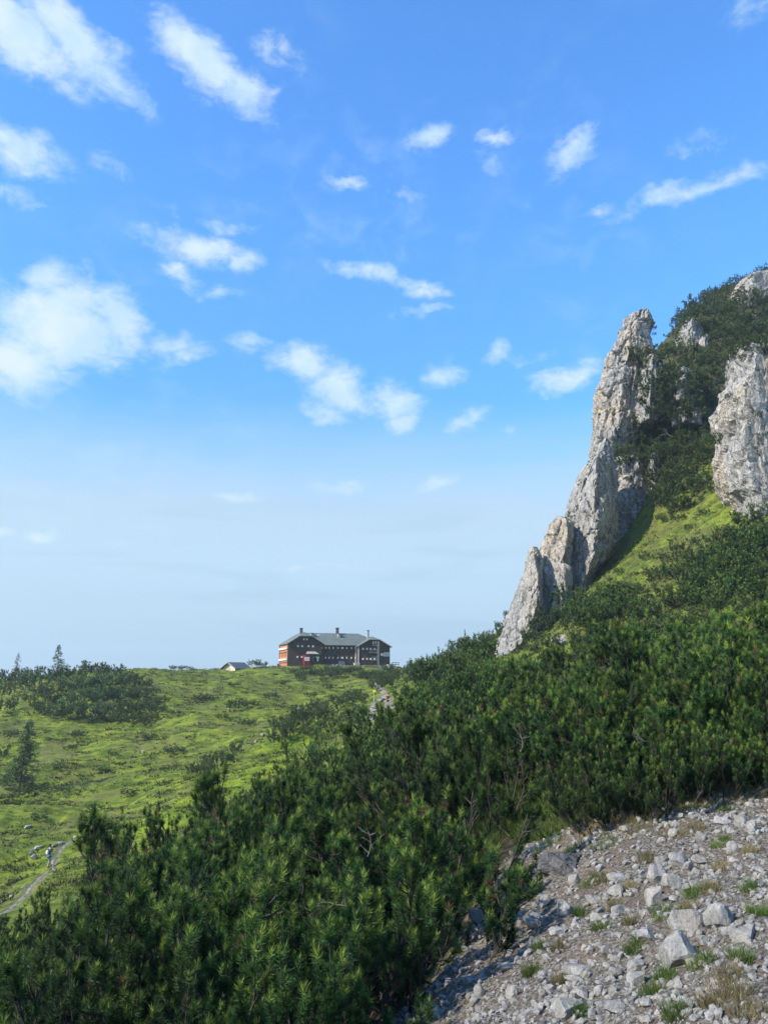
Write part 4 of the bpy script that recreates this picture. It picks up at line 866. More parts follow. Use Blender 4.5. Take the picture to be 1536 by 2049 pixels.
# faceted boulders
def boulder_mesh(seed, sub=3, planes=13, rough=.05):
    rng = np.random.default_rng(seed); bm = bmesh.new(); bmesh.ops.create_icosphere(bm, subdivisions=sub, radius=1.0)
    V = np.array([v.co[:] for v in bm.verts]); F = np.array([[v.index for v in f.verts] for f in bm.faces]); bm.free()
    for _ in range(planes):
        n = unit(rng.normal(size=3)); d = rng.uniform(.52, .86); k = V @ n; ov = np.maximum(k - d, 0); V = V - ov[:, None] * n
    V *= np.array([1.0, .85, .72]); nn = unit(V); V = V + nn * (rough * fbm(V[:, 0] * 2.2 + seed, V[:, 1] * 2.2, V[:, 2] * 2.2, 3))[:, None]
    V[:, 2] -= V[:, 2].min() * .45 + V[:, 2].mean() * .0
    return V, F
BOUL = [mesh('stone', *boulder_mesh(100 + i, 3), M['stone'], smooth=False) for i in range(8)]
SMALL = [mesh('stone', *boulder_mesh(200 + i, 1, 9, .02), M['stone'], smooth=False) for i in range(12)]
MEDI = [mesh('stone', *boulder_mesh(300 + i, 2, 12, .03), M['stone'], smooth=False) for i in range(10)]
def place_stone(p, sz, me, label, cat='stone', group=None, name='stone', sink=.22):
    o = link(name, me, None, (p.x, p.y, p.z - sz[2] * sink), (random.uniform(-.3, .3), random.uniform(-.3, .3), random.uniform(0, 6.28)), sz)
    return tag(o, label, cat, group)
random.seed(3)
# terrace in front of the hut
tw = MB()
for i in range(27):
    u = 9.5 + i * .92; z = -.35 + .04 * math.sin(i * 1.7); tw.box(u, u + .86, -4.4 + .05 * math.sin(i * 2.3), -3.95, z - 1.0, z + .33 + .06 * math.sin(i * 3.1))
wt = empty('terrace_wall', hutp(0, 0), 'low pale stone retaining wall along the terrace in front of the hut', 'wall', rz=HUT_RZ)
for i in range(27):
    u = 9.5 + i * .92; z = -.30 + .05 * math.sin(i * 1.7); MB().box(u, u + .87, -4.4 + .05 * math.sin(i * 2.3), -3.95, z - 1.0, z + .33 + .06 * math.sin(i * 3.1)).build('block', M['stone'], wt)
for u, sx, lb in ((13.6, .75, 'left white boulder on the hut terrace'), (15.0, .95, 'biggest white boulder heaped on the hut terrace'), (16.2, .6, 'small white boulder right of the terrace heap'), (18.6, .5, 'lone small white boulder in the middle of the terrace')):
    place_stone(hutp(u, -3.2, -.1), (sx, sx*.8, sx*.7), random.choice(BOUL), lb, 'boulder', None, 'boulder')
tr = empty('stone_trough', hutp(21.6, -3.0, -.15), 'pale square water trough on the terrace before the right wing', 'trough', rz=HUT_RZ)
MB().box(-.85,.85,-.5,.5,-.6,.75).build('basin', M['plaster'], tr); MB().box(-.98,.98,-.6,.6,.753,.88).build('rim', M['white'], tr)
pb = empty('concrete_pier', hutp(31.8, -4.2, -.2), 'pale concrete pier at the right corner of the terrace', 'pier', rz=HUT_RZ); MB().box(-.4,.4,-.35,.35,-1.6,.35).build('shaft', M['plaster'], pb); MB().box(-.48,.48,-.43,.43,.353,.5).build('cap', M['white'], pb)
fb = empty('fence', hutp(34.2, -1.2, -.2), 'short wooden terrace fence at the right end of the hut', 'fence', rz=HUT_RZ)
for k in range(3): MB().box(k*1.0-.06, k*1.0+.06, -.06, .06, -.8, 1.25).build('post', M['wood_dark'], fb)
for z in (.45, 1.05): MB().box(-.1, 2.2, -.1, -.063, z, z+.16).build('rail', M['wood_dark'], fb)
bl_ = empty('parapet', hutp(33.9, -1.6, -1.9), 'dark stone base wall carrying the terrace corner behind the pier', 'wall', rz=HUT_RZ); MB().box(-.3, 2.6, -.8, 2.4, -1.2, 1.55).build('masonry', M['stone_dark'], bl_)
# small house on the left
sp_ = P(459, 1337, 238); sh_ = empty('small_house', (sp_.x, sp_.y, sp_.z - 1.0), 'small cream gabled house with a dark blue roof left of the big hut', 'house', rz=math.radians(-32), scale=.92)
MB().prism([(-2.6,-1.5),(2.6,-1.5),(2.6,1.2),(0,2.75),(-2.6,1.2)], 0, 6.5).build('wall', M['plaster'], sh_)
r_ = MB(); slab(r_, [(-3.5,-.9,.95),(0,-.9,3.05),(0,7.2,3.05),(-3.5,7.2,.95)], .2); slab(r_, [(3.5,-.9,.95),(0,-.9,3.05),(0,7.2,3.05),(3.5,7.2,.95)], .2); r_ = r_.build('roof', M['blue_roof'], sh_)
beam('verge_board', M['roof_edge'], r_, [((-3.55,-.98,.86),(0,-.98,2.98)), ((0,-.98,2.98),(3.55,-.98,.86))], .12)
MB().box(-.55,.55,-.05,-.003,-.5,1.3).build('door', M['wood_pale'], sh_)
# goods lift stand left of the hut
lp = P(545, 1343, 243); ls = empty('timber_stand', lp, 'pale timber loading stand with white posts left of the orange end wall', 'stand', rz=.3)
MB().box(-1.9,1.3,-1,1,.75,1.0).build('deck', M['wood_pale'], ls); MB().box(-1.6,-.2,-.8,.8,1.003,1.9).build('crate_box', M['white'], ls)
for x in (-1.7, -.6, .5, 1.2): MB().box(x-.09,x+.09,-1.05,-.87,-1.2,.747).build('post', M['white'], ls)
for x in (.3, 1.15): MB().box(x-.09,x+.09,-.9,-.72,1.003,2.1).build('upright', M['white'], ls)
MB().box(-1.9,1.3,-1.1,-1.053,.2,.38).build('rail', M['wood_pale'], ls)
db = empty('stone_pier', P(556.5, 1345, 243.5), 'dark narrow stone pier between loading stand and hut', 'pier', rz=.2); MB().box(-.45,.45,-.5,.5,-1.0,2.4).build('shaft', M['stone_dark'], db); MB().box(-.52,.52,-.57,.57,2.403,2.52).build('cap', M['stone'], db)

# ------------------------------------------------------------------ signpost
sp = hit(748, 1411, 90); po_ = empty('signpost', sp, 'thin post with a small yellow trail sign beside the upper footpath', 'signpost'); zt = 2.55
MB().cyl((0,0,-.3),(0,0,zt-.05),.06,n=6).build('post', M['wood_pale'], po_); MB().box(-.24,.30,-.10,-.062,zt-.42,zt).build('sign_plate', M['yellow'], po_)

# ------------------------------------------------------------------ hikers
def skin_body(name, verts, edges, rad, m, parent, sub=2):
    me = bpy.data.meshes.new(name); me.from_pydata([tuple(v) for v in verts], edges, []); me.update()
    o = link(name, me, parent); mo = o.modifiers.new('skin', 'SKIN'); sk = me.skin_vertices[0].data if me.skin_vertices else None
    if sk is None:
        bm = bmesh.new(); bm.from_mesh(me); lay = bm.verts.layers.skin.verify(); bm.to_mesh(me); bm.free(); sk = me.skin_vertices[0].data
    for i, r in enumerate(rad): sk[i].radius = (r, r) if not isinstance(r, tuple) else r; sk[i].use_root = (i == 0)
    ss = o.modifiers.new('sub', 'SUBSURF'); ss.levels = sub; ss.render_levels = sub; me.materials.append(m); return o
M['skin'] = plain('skin', (.50, .31, .22), .6, .05); 
def person(loc, rz, label, c_shirt, c_short, c_pack, c_hair, stride=.18, h=1.76, sleeve=True, legs_skin=True):
    k = h / 1.76; e_ = empty('person', loc, label, 'person', rz=rz, scale=k); s = stride
    # faces +y (walks away from the camera when rz = 0)
    hip, st = .93, 1.45
    V = [(0,0,hip),(0,0,1.12),(0,.01,1.32),(0,.0,1.47),(0,.02,1.55),(0,.03,1.66),(0,.02,1.74),
         (-.10,0,.88),(-.11,s*.6,.50),(-.11,s*.35,.09),(-.11,s*.35+.17,.04), (.10,0,.88),(.11,-s*.3,.49),(.11,-s*1.0,.11),(.11,-s*1.0+.16,.04),
         (-.19,0,1.42),(-.25,-.06,1.15),(-.23,.12,.95),(-.22,.19,.88),(.19,0,1.42),(.25,.02,1.15),(.23,.20,1.0),(.22,.26,.94)]
    Ed = [(0,1),(1,2),(2,3),(3,4),(4,5),(5,6),(0,7),(7,8),(8,9),(9,10),(0,11),(11,12),(12,13),(13,14),(3,15),(15,16),(16,17),(17,18),(3,19),(19,20),(20,21),(21,22)]
    R = [(.15,.11),(.14,.10),(.17,.11),(.10,.09),.055,(.085,.10),.06,.085,.055,.04,.035,.085,.055,.04,.035,.06,.045,.035,.035,.06,.045,.035,.035]
    skin_body('body', V, Ed, R, M['skin'], e_)
    mS = plain('shirt_cloth', c_shirt, .85, .12); mP = plain('trouser_cloth', c_short, .85, .12)
    skin_body('shirt', [(0,0,.94),(0,0,1.12),(0,.01,1.32),(0,0,1.45),(-.19,0,1.42),(-.25,-.05,1.18),(.19,0,1.42),(.25,.02,1.18)], [(0,1),(1,2),(2,3),(3,4),(4,5),(3,6),(6,7)], [(.17,.13),(.16,.12),(.19,.13),.10,.075,.06,.075,.06], mS, e_)
    skin_body('shorts', [(0,0,.96),(-.10,0,.86),(-.115,s*.5,.55),(.10,0,.86),(.115,-s*.25,.55)], [(0,1),(1,2),(0,3),(3,4)], [(.17,.13),.11,.085,.11,.085], mP, e_)
    skin_body('hair', [(0,.0,1.72),(0,.02,1.79),(0,-.04,1.66)], [(0,1),(0,2)], [.10,.07,.085], plain('hair', c_hair, .8, .2), e_)
    mK = plain('backpack_cloth', c_pack, .8, .15)
    bp = skin_body('backpack', [(0,-.22,1.04),(0,-.23,1.22),(0,-.21,1.40)], [(0,1),(1,2)], [(.14,.10),(.16,.12),(.11,.08)], mK, e_)
    for sx in (-1, 1):
        sh = skin_body('boot', [(sx*.11, (s*.35 if sx < 0 else -s*1.0), .10), (sx*.11, (s*.35 if sx < 0 else -s*1.0)+.02, .04), (sx*.11, (s*.35 if sx < 0 else -s*1.0)+.17, .035)], [(0,1),(1,2)], [.058,.052,.045], plain('boot_leather', (.06,.05,.045)), e_, 1)
    return e_
hk = hit(97, 1741, 50); person((hk.x, hk.y, hk.z + .06), math.radians(-35), 'hiker with pale backpack and blue shorts walking up the lower left footpath', (.05,.06,.09), (.05,.12,.28), (.62,.64,.60), (.03,.025,.02), h=2.0 if False else 1.82)
hk2 = hit(776, 1415, 90); person((hk2.x, hk2.y, hk2.z + .05), math.radians(150), 'hiker in dark red clothes coming down the upper footpath near the yellow sign', (.10,.015,.02), (.03,.02,.025), (.04,.03,.03), (.05,.03,.02), h=1.75)
# ------------------------------------------------------------------ larches
def larch_mesh(seed, h, r, n_br, m='larch', base=.12, droop=.25):
    rng = np.random.default_rng(seed); SP, SD, SL, ST = [], [], [], []; br, r0, r1 = [], [], []
    tx = np.cumsum(rng.normal(0, .006 * h, (10, 2)), 0); tp = np.concatenate([tx, np.linspace(0, h, 10)[:, None]], 1); tp[0, :2] = 0; br.append(tp); r0.append(.016 * h); r1.append(.01)
    for k in range(n_br):
        f = base + (1 - base) * (k + rng.uniform()) / n_br; z = f * h; ph = rng.uniform(0, 6.28); L = r * (1 - f) ** .75 * rng.uniform(.6, 1.15) + .05 * r
        o = np.array([math.cos(ph), math.sin(ph), 0]); p = np.array([np.interp(z, tp[:, 2], tp[:, 0]), np.interp(z, tp[:, 2], tp[:, 1]), z])
        s = bez(p, p + o * L * .6 + np.array([0, 0, -droop * L]), p + o * L + np.array([0, 0, -droop * L * .4]), 6); br.append(s); r0.append(.012 * L + .008); r1.append(.004)
        for j in range(int(5 + 16 * L / r)):
            v = rng.uniform(.12, 1) * 5; i = min(int(v), 4); q = s[i] + (s[i + 1] - s[i]) * (v - i) + rng.normal(0, .04 * r, 3); d = unit(o * .4 + rng.normal(0, .6, 3) + np.array([0, 0, -.15]))
            SP.append(q); SD.append(d); SL.append(.10 * r * rng.uniform(.6, 1.4)); ST.append(rng.uniform(.1, .75))
    SP, SD, SL, ST = map(np.array, (SP, SD, SL, ST))
    V, F, tn = needles(rng, SP, SD, SL, np.full(len(SP), .06 * r), ST, 8, .022 * r)
    BV, BF = tubes(br, r0, r1, 4); return mesh('crown', V, F, M[m], attrs={'tone': tn}), mesh('trunk', BV, BF, M['bark'])
def larch(px, py, hpx, wpx, label, seed, ymin=90, n_br=60, Y=None):
    p = hit(px, py, ymin)
    if Y: q = P(px, py, Y); p = Vector((q.x, Y, gz(q.x, Y)))
    h = hpx / F_PX * p.y; r = wpx / 2 / F_PX * p.y
    c, t = larch_mesh(seed, h, r, n_br); e_ = empty('larch_tree', (p.x, p.y, p.z - .1), label, 'tree', rz=seed); link('crown', c, e_); link('trunk', t, e_)
larch(114, 1350, 74, 40, 'larger of the two larch trees on the left crest', 1, 120, 85, 178)
larch(31, 1362, 80, 32, 'smaller slender larch at the left end of the crest', 2, 120, 55, 176)
larch(40, 1581, 128, 74, 'tall sparse conifer with bare lower trunk standing in the meadow at the far left', 4, 60, 110)
larch(290, 1452, 42, 14, 'little larch at the lower right corner of the left bush clump', 6, 80, 30)
# ------------------------------------------------------------------ scree: boulders, stones, rubble
random.seed(21)
BIG = [(1365,1905,68,58,'largest rounded pale boulder in the scree'),(1374,1850,60,56,'rough cracked boulder just above the largest one'),(1444,1838,52,44,'squarish pale boulder near the right edge of the scree'),
 (1495,1870,54,28,'flat grey boulder close to the right edge'),(1357,1722,30,38,'upright pointed boulder at the top of the boulder group'),(1317,1750,44,36,'broad tilted slab on the left of the boulder group'),
 (1348,1764,40,42,'rounded boulder in the middle of the boulder group'),(1315,1792,32,44,'wedge shaped boulder pointing down below the group'),(1293,1873,38,26,'smooth pale stone left of the rough boulder'),
 (1153,1944,46,20,'flat layered stone in the middle of the scree'),(1153,1963,34,12,'thin flat stone under the layered one'),(1137,2020,60,36,'wide low boulder at the bottom edge of the scree'),
 (1230,2018,36,24,'blocky stone right of the wide bottom boulder'),(1186,2034,20,24,'small upright stone at the bottom edge'),(1401,1673,18,20,'small pyramid shaped stone in the upper scree'),
 (1470,1700,22,28,'rounded upright stone in the upper right scree'),(1487,1645,24,28,'pale block in the stone heap at the upper right'),(1506,1654,18,30,'tall narrow block leaning in the upper right heap'),
 (1448,1643,32,12,'long flat white stone at the upper edge of the scree'),(1404,1723,28,20,'half buried stone right of the boulder group'),(1239,1757,34,16,'pale flat stone left of the boulder group'),
 (1233,1782,28,26,'grey stone below the pale flat one'),(1242,1820,36,24,'bright angular stone above a grass tuft'),(1187,1802,30,22,'tan wedge of rock in the mid scree'),
 (1128,1818,26,32,'rounded stone at the shade line of the scree'),(1087,1806,24,28,'bluish stone in the shade of the pines'),(1067,1845,36,28,'dark rounded stone at the edge of the shade'),
 (1150,1762,18,24,'small upright pale stone right of the dark outcrop'),(1194,1839,22,20,'small blocky stone in the centre of the scree'),(1410,1884,24,18,'smooth oval stone right of the largest boulder'),
 (1274,1933,34,28,'angular triangular stone below a grass tuft'),(1278,1960,34,26,'pale stone under the triangular one'),(1234,1946,22,30,'oval upright stone in the lower scree'),
 (1296,2009,26,16,'low pale stone in the lower middle scree'),(1023,1987,20,28,'grey block in the lower left scree'),(963,1986,18,26,'bluish block at the lower left edge of the scree'),
 (873,2025,20,26,'single greenish block lying by itself at the bottom'),(1012,1871,18,20,'shaded stone in the left of the scree'),(955,1830,30,46,'pale stone block in deep shade under the thicket'),
 (1117,1865,28,18,'paired flat stones in the mid left scree'),(1216,1902,22,14,'small flat stone in the centre'),(1462,1868,28,22,'grey stone left of the flat boulder'),(1495,1816,18,16,'small stone above the flat boulder'),
 (1199,1985,22,22,'tilted stone in the lower middle'),(1159,1982,16,16,'small cube shaped stone in the lower middle'),(1087,1988,14,18,'small pale stone in the lower left'),(1376,1733,20,22,'pale stone tucked right of the pointed boulder'),
 (1392,1747,14,20,'slim stone beside the boulder group'),(1380,1776,26,14,'low stone at the right foot of the boulder group'),(1323,1722,26,18,'grey stone above the broad tilted slab')]
taken = []
for px, py, wd, ht, lb in BIG:
    p = hit(px, py + ht * .38); s = wd / 2 / F_PX * p.y * 1.25; hh = ht / 2 / F_PX * p.y * 1.2
    me = BOUL[len(taken) % 8] if wd > 26 else MEDI[len(taken) % 10]
    o = link('boulder' if wd > 36 else 'stone', me, None, (p.x, p.y + s * .4, p.z - hh * .05), (random.uniform(-.25,.25), random.uniform(-.25,.25), random.choice([0, math.pi]) + random.uniform(-.4,.4)), (s * 1.12, s * .9, hh * 1.45))
    tag(o, lb, 'boulder' if wd > 36 else 'stone'); taken.append((p.x, p.y, s))
dk = hit(1124, 1752); o = link('rock_outcrop', mesh('rock_outcrop', *(lambda v, f: (v, f))(*boulder_mesh(77, 4, 9, .16)), M['stone_dark']), None, (dk.x, dk.y + .25, dk.z - .05), (.2, .1, .4), (.40, .36, .34)); tag(o, 'dark wet looking rock outcrop in the shaded left of the scree', 'rock')
rng = np.random.default_rng(8)
def scree_pts(n, dens=None):
    a = rng.uniform(-.02, .85, n * 4); y = np.exp(rng.uniform(math.log(3.4), math.log(13.5), n * 4)); x = a * y
    ok = inpoly(x, y, SCREE); x, y = x[ok][:n], y[ok][:n]; return x, y
# medium stones, one object each
x, y = scree_pts(900); cnt = 0; cl = fbm(x / .8, y / .8, 3, 2)
gzs = ground(x, y)
for i in range(len(x)):
    if cnt >= 235: break
    if cl[i] < rng.uniform(-.5, .5): continue
    s = rng.choice([.036, .048, .064, .085], p=[.25, .33, .28, .14]) * y[i] / 8 * rng.uniform(.8, 1.2)
    if any((x[i] - a) ** 2 + (y[i] - b) ** 2 < (c + s) ** 2 * .8 for a, b, c in taken): continue
    taken.append((x[i], y[i], s)); place_stone(Vector((x[i], y[i], gzs[i])), (s, s * rng.uniform(.7, 1), s * rng.uniform(.6, .95)), MEDI[i % 10], 'small angular pale limestone stone lying loose among many in the scree', 'stone', 'loose stones of the scree', sink=.05); cnt += 1
# rubble and pebbles: nobody could count them
def rubble(n, smin, smax, name, label, m='stone', pw=2.2):
    x, y = scree_pts(n); n = len(x); keep = (fbm(x / .9, y / .9, 7, 3) > -.75 + .5 * rng.uniform(size=n)); x, y = x[keep], y[keep]; n = len(x); z = ground(x, y); Vs, Fs, b = [], [], 0
    t = [boulder_mesh(400 + k, 1, 8, .0) for k in range(6)]; tf = t[0][1]; nv = len(t[0][0])
    s = (smin + (smax - smin) * rng.uniform(size=n) ** pw) * (y / 8) ** .5
    A = np.stack([q[0] for q in t])[rng.integers(0, 6, n)] * (s[:, None, None] * rng.uniform(.6, 1.1, (n, 1, 3)))
    a = rng.uniform(0, 6.28, n); ca_, sa_ = np.cos(a)[:, None], np.sin(a)[:, None]; tb = rng.uniform(-.5, .5, n)[:, None]
    X = A[..., 0] * ca_ - A[..., 1] * sa_; Yv = A[..., 0] * sa_ + A[..., 1] * ca_; Zv = A[..., 2] + X * tb
    V = np.stack([X + x[:, None], Yv + y[:, None], Zv + (z - s * .02)[:, None]], -1).reshape(-1, 3)
    F = (tf[None] + (np.arange(n) * nv)[:, None, None]).reshape(-1, 3)
    tag(link(name, mesh(name, V, F, M[m])), label, 'rubble', kind='stuff')
_bm = boulder_mesh
def boulder_mesh(seed, sub=1, planes=8, rough=0.0):
    V, F = _bm(seed, sub, planes, rough); return (V, F)
rubble(9500, .014, .066, 'rubble', 'grey rubble covering the scree slope')
rubble(12000, .006, .020, 'gravel', 'fine gravel between the stones of the scree')

# small stones lying on the meadow and beside the footpaths
random.seed(4)
HST = [(69,1715,16,12,'white block left of the lower footpath'),(78,1697,18,9,'flat white rock above the white block'),(62,1708,12,12,'thin leaning stone beside the white block'),(56,1655,14,8,'pale rock in the meadow above the lower footpath'),
 (100,1700,12,7,'stone at the uphill edge of the lower footpath'),(108,1693,12,7,'second stone along the edge of the lower footpath'),(120,1688,14,7,'longer stone at the bend of the lower footpath'),(248,1703,7,6,'tiny white stone alone in the meadow right of the lower footpath'),
 (285,1505,9,7,'white stone in the middle of the meadow'),(594,1419,16,9,'pale rounded rock above the middle bush clump'),(615,1417,6,4,'tiny stone beside the pale rounded rock'),(525,1470,10,6,'white stone at the upper end of the bright grass strip'),
 (512,1483,7,7,'small stone just below the one on the bright strip'),(476,1556,10,5,'flat white stone on the bright grass strip'),(490,1583,7,4,'small stone at the lower end of the bright strip'),(460,1602,12,8,'white rock at the foot of the bright strip'),
 (183,1343,18,6,'white rock on the left crest'),(457,1419,5,5,'tiny white stone beside the brown grass'),(505,1336,5,5,'small white stone near the crest bushes'),(395,1450,5,4,'speck of white stone in the mid meadow'),
 (43,1830,8,6,'stone at the lower end of the left footpath'),(48,1775,10,6,'stone in the wheel rut of the left footpath'),(22,1795,9,6,'pale stone on the left footpath'),(150,1676,10,5,'pale stone where the lower footpath fades'),(170,1672,10,5,'last pale stone of the fading lower footpath'),
 (1311,1221,16,12,'small white rock in the grass among the slope pines'),(1440,1206,18,10,'pale rock in the grass on the right slope'),(1452,1198,10,7,'small pale rock above the one on the right slope'),
 (746,1436,16,7,'stone step of the upper footpath, lowest'),(752,1424,18,7,'stone step of the upper footpath, second'),(748,1415,16,6,'stone step of the upper footpath, third'),(762,1401,18,6,'pale slab in the upper footpath below the sign'),(770,1397,16,5,'pale slab right of the sign on the upper footpath'),(783,1418,14,8,'pale stone below the red hiker'),(780,1410,10,6,'pale stone at the feet of the red hiker'),
 (600,1345,6,3,'flat stone under the hut bank'),(575,1351,8,3,'flat stone left under the hut bank')]
for px, py, wd, ht, lb in HST:
    p = hit(px, py + ht * .3, 40); s = wd / 2 / F_PX * p.y; hh = ht / 2 / F_PX * p.y
    o = link('stone', BOUL[(px + py) % 8], None, (p.x, p.y, p.z + hh * .1), (0, 0, random.uniform(0, 3)), (s * 1.15, s, hh * 1.5)); tag(o, lb, 'stone')

# ------------------------------------------------------------------ grass and low herbs (uncountable)
def tufts(x, y, z, h, spread, n, w, tone, name, label, m, lean=.5, cat='grass'):
    N = len(x); ph = rng.uniform(0, 6.28, (N, n)); r = spread[:, None] * np.sqrt(rng.uniform(0, 1, (N, n))); bx = x[:, None] + r * np.cos(ph); by = y[:, None] + r * np.sin(ph)
    hh = h[:, None] * rng.uniform(.55, 1.1, (N, n)); ph2 = ph + rng.normal(0, .6, (N, n)); ln = lean * hh * rng.uniform(.2, 1.2, (N, n))
    base = np.stack([bx, by, np.broadcast_to(z[:, None], bx.shape) - .05 * hh], -1); tip = base + np.stack([ln * np.cos(ph2), ln * np.sin(ph2), hh], -1)
    th = rng.uniform(0, 6.28, (N, n)); wv = (w[:, None] * .5 * rng.uniform(.6, 1.3, (N, n)))[..., None] * np.stack([np.cos(th), np.sin(th), np.zeros_like(th)], -1)
    V = np.stack([base - wv, base + wv, tip], 2).reshape(-1, 3); F = np.arange(len(V)).reshape(-1, 3)
    tn = np.repeat(np.clip(tone[:, None] + rng.uniform(-.2, .2, (N, n)), 0, 1).ravel(), 3)
    tag(link(name, mesh(name, V, F, M[m], attrs={'tone': tn})), label, cat, kind='stuff')
# meadow hummocks: low clumps whose own colour varies, spread over the far slopes
N = 52000; a = rng.uniform(-.56, .60, N); yy = np.exp(rng.uniform(math.log(42), math.log(262), N)); xx = a * yy
keep = (yy < 60) * (a < -.1) + (yy >= 60); m1 = fbm(xx / 12, yy / 6, 5, 3); m2 = perlin(xx / 4, yy / 2, 6)
hxm = ((xx - HUT0.x) * math.cos(HUT_RZ) + (yy - HUT0.y) * math.sin(HUT_RZ)); hym = (-(xx - HUT0.x) * math.sin(HUT_RZ) + (yy - HUT0.y) * math.cos(HUT_RZ)); keep = keep & ~((hxm > -1) & (hxm < 37) & (hym > -5) & (hym < 18))
for pth in (PATH1, PATH2, PATH3): keep = keep & (polydist(xx, yy, [(p.x, p.y) for p in pth], False) > .8)
keep = keep & (rng.uniform(size=N) < .35 + .9 * (m1 + m2 * .5 + .25)); xx, yy = xx[keep], yy[keep]; m1 = m1[keep]; N = len(xx); z = ground(xx, yy)
sel = rng.uniform(size=N) < sstep(perlin(xx / 7, yy / 3.2, 12) + .35 * perlin(xx / 2, yy, 4), -.1, .35) * .9
k = yy / 100
g_ = ~sel
tufts(xx[g_], yy[g_], z[g_], .22 * k[g_] ** .5 * rng.uniform(.6, 1.4, g_.sum()), .42 * k[g_] ** .6, 9, .13 * k[g_] ** .7, rng.uniform(.1, .8, g_.sum()), 'meadow_grass', 'tufted grass all over the far meadow slopes', 'meadow', .7)
tufts(xx[sel], yy[sel], z[sel], .30 * k[sel] ** .5 * rng.uniform(.6, 1.3, sel.sum()), .50 * k[sel] ** .6, 13, .15 * k[sel] ** .7, rng.uniform(.0, .7, sel.sum()), 'heath_shrubs', 'low brownish heath growing in patches on the meadow', 'heath', .9, 'heath')
# grass in the foreground
def zone(poly_px, n, ymin=3.2):
    P_ = [hit(a, b, ymin) for a, b in poly_px]; pg = [(p.x, p.y) for p in P_]; xs = [p[0] for p in pg]; ys = [p[1] for p in pg]
    x = rng.uniform(min(xs), max(xs), n * 3); y = rng.uniform(min(ys), max(ys), n * 3); ok = inpoly(x, y, pg); return x[ok][:n], y[ok][:n]
x, y = zone([(930,1660),(960,1600),(1000,1560),(1050,1545),(1000,1700),(985,1760),(940,1840),(915,1860)], 700)
tufts(x, y, ground(x, y), rng.uniform(.10, .26, len(x)), np.full(len(x), .06), 11, np.full(len(x), .009), rng.uniform(0, .45, len(x)), 'rim_grass', 'dull green grass and herbs along the right rim of the thicket', 'grass', 1.0)
x, y = zone([(985,1640),(990,1590),(1030,1560),(1100,1552),(1160,1580),(1180,1630),(1110,1675),(1030,1690)], 1500)
tufts(x, y, ground(x, y), rng.uniform(.10, .24, len(x)), np.full(len(x), .05), 12, np.full(len(x), .008), rng.uniform(0, .75, len(x)), 'bank_grass', 'bright green grass on the little bank left of the scree', 'grass', .8)
q = rng.uniform(size=len(x)) < .22; tufts(x[q], y[q], ground(x[q], y[q]), rng.uniform(.12, .30, q.sum()), np.full(q.sum(), .06), 9, np.full(q.sum(), .008), rng.uniform(0, .8, q.sum()), 'bank_straw', 'dry straw standing among the bank grass', 'dry', .9)
q = rng.uniform(size=len(x)) < .30; tufts(x[q], y[q], ground(x[q], y[q]), rng.uniform(.06, .20, q.sum()), np.full(q.sum(), .08), 14, np.full(q.sum(), .035), rng.uniform(0, .9, q.sum()), 'bank_herbs', 'broad leaved herbs among the bank grass', 'herb', 1.4, 'herbs')
x, y = zone([(-120,2060),(-120,1950),(0,1930),(110,1950),(150,2000),(200,2060)], 1100)
tufts(x, y, ground(x, y), rng.uniform(.12, .30, len(x)), np.full(len(x), .06), 12, np.full(len(x), .009), rng.uniform(.1, 1, len(x)), 'corner_grass', 'mixed grass in the bottom left corner', 'grass', .8)
TUFTS = [(1330,1830,60,30,0),(1180,1770,40,20,0),(1275,1660,40,30,1),(1340,1670,50,24,1),(1385,1660,40,24,1),(1300,1990,40,26,0),(1450,1960,50,20,1),(1470,1990,60,30,1),(1268,1900,30,24,0),(1390,1790,40,16,0),(1520,1830,40,30,0),(1500,1705,30,20,1),
 (1120,1900,30,16,1),(1210,1760,36,14,1),(1430,2010,50,30,1),(1500,2030,60,20,1),(1160,2030,24,14,0),(1230,1815,30,16,1),(1440,1740,40,14,1),(1350,1890,26,20,1),(1210,1690,60,18,0),(1250,1645,60,20,1),(1100,1690,50,16,0),(1440,1620,40,20,0),(1390,1615,60,20,0)]
TUFTS += [(1150,1700,40,20,0),(1290,1720,34,16,1),(1440,1690,36,16,0),(1375,1820,30,14,1),(1200,1860,30,14,0),(1080,1900,26,12,0),(1120,1970,26,12,1),(1330,1960,34,14,0),(1400,1930,34,14,0),(1500,1780,30,14,0),(1260,1780,26,12,1),(1160,1830,22,12,0),(1420,1780,30,14,1),(1480,1920,34,16,0),(1060,1950,22,12,0),(1350,2035,40,16,0),(1260,1850,24,12,1)]
gx_, gy_, dx_, dy_ = [], [], [], []
for px, py, wd, ht, dry in TUFTS:
    p = hit(px, py); r = wd / 2 / F_PX * p.y
    for _ in range(34):
        a, q = random.uniform(0, 6.28), r * math.sqrt(random.random()); (dx_ if dry else gx_).append(p.x + q * math.cos(a)); (dy_ if dry else gy_).append(p.y + q * math.sin(a) * 1.3)
for X_, Y_, nm, lb, mm in ((gx_, gy_, 'scree_herbs', 'green herb tufts growing between the scree stones', 'grass'), (dx_, dy_, 'scree_dry_grass', 'yellowish dry grass tufts growing in the scree', 'dry')):
    X_, Y_ = np.array(X_), np.array(Y_); tufts(X_, Y_, ground(X_, Y_), rng.uniform(.05, .13, len(X_)), np.full(len(X_), .03), 10, np.full(len(X_), .006), rng.uniform(0, 1, len(X_)), nm, lb, mm, .9)
# needle litter edge and roots where the pines overhang the scree
x, y = zone([(1150,1640),(1250,1618),(1400,1590),(1536,1560),(1536,1600),(1400,1625),(1250,1660),(1160,1680)], 420)
tufts(x, y, ground(x, y), rng.uniform(.06, .16, len(x)), np.full(len(x), .05), 10, np.full(len(x), .007), rng.uniform(0, .7, len(x)), 'edge_grass', 'ragged grass hanging over the top edge of the scree', 'dry', .9)
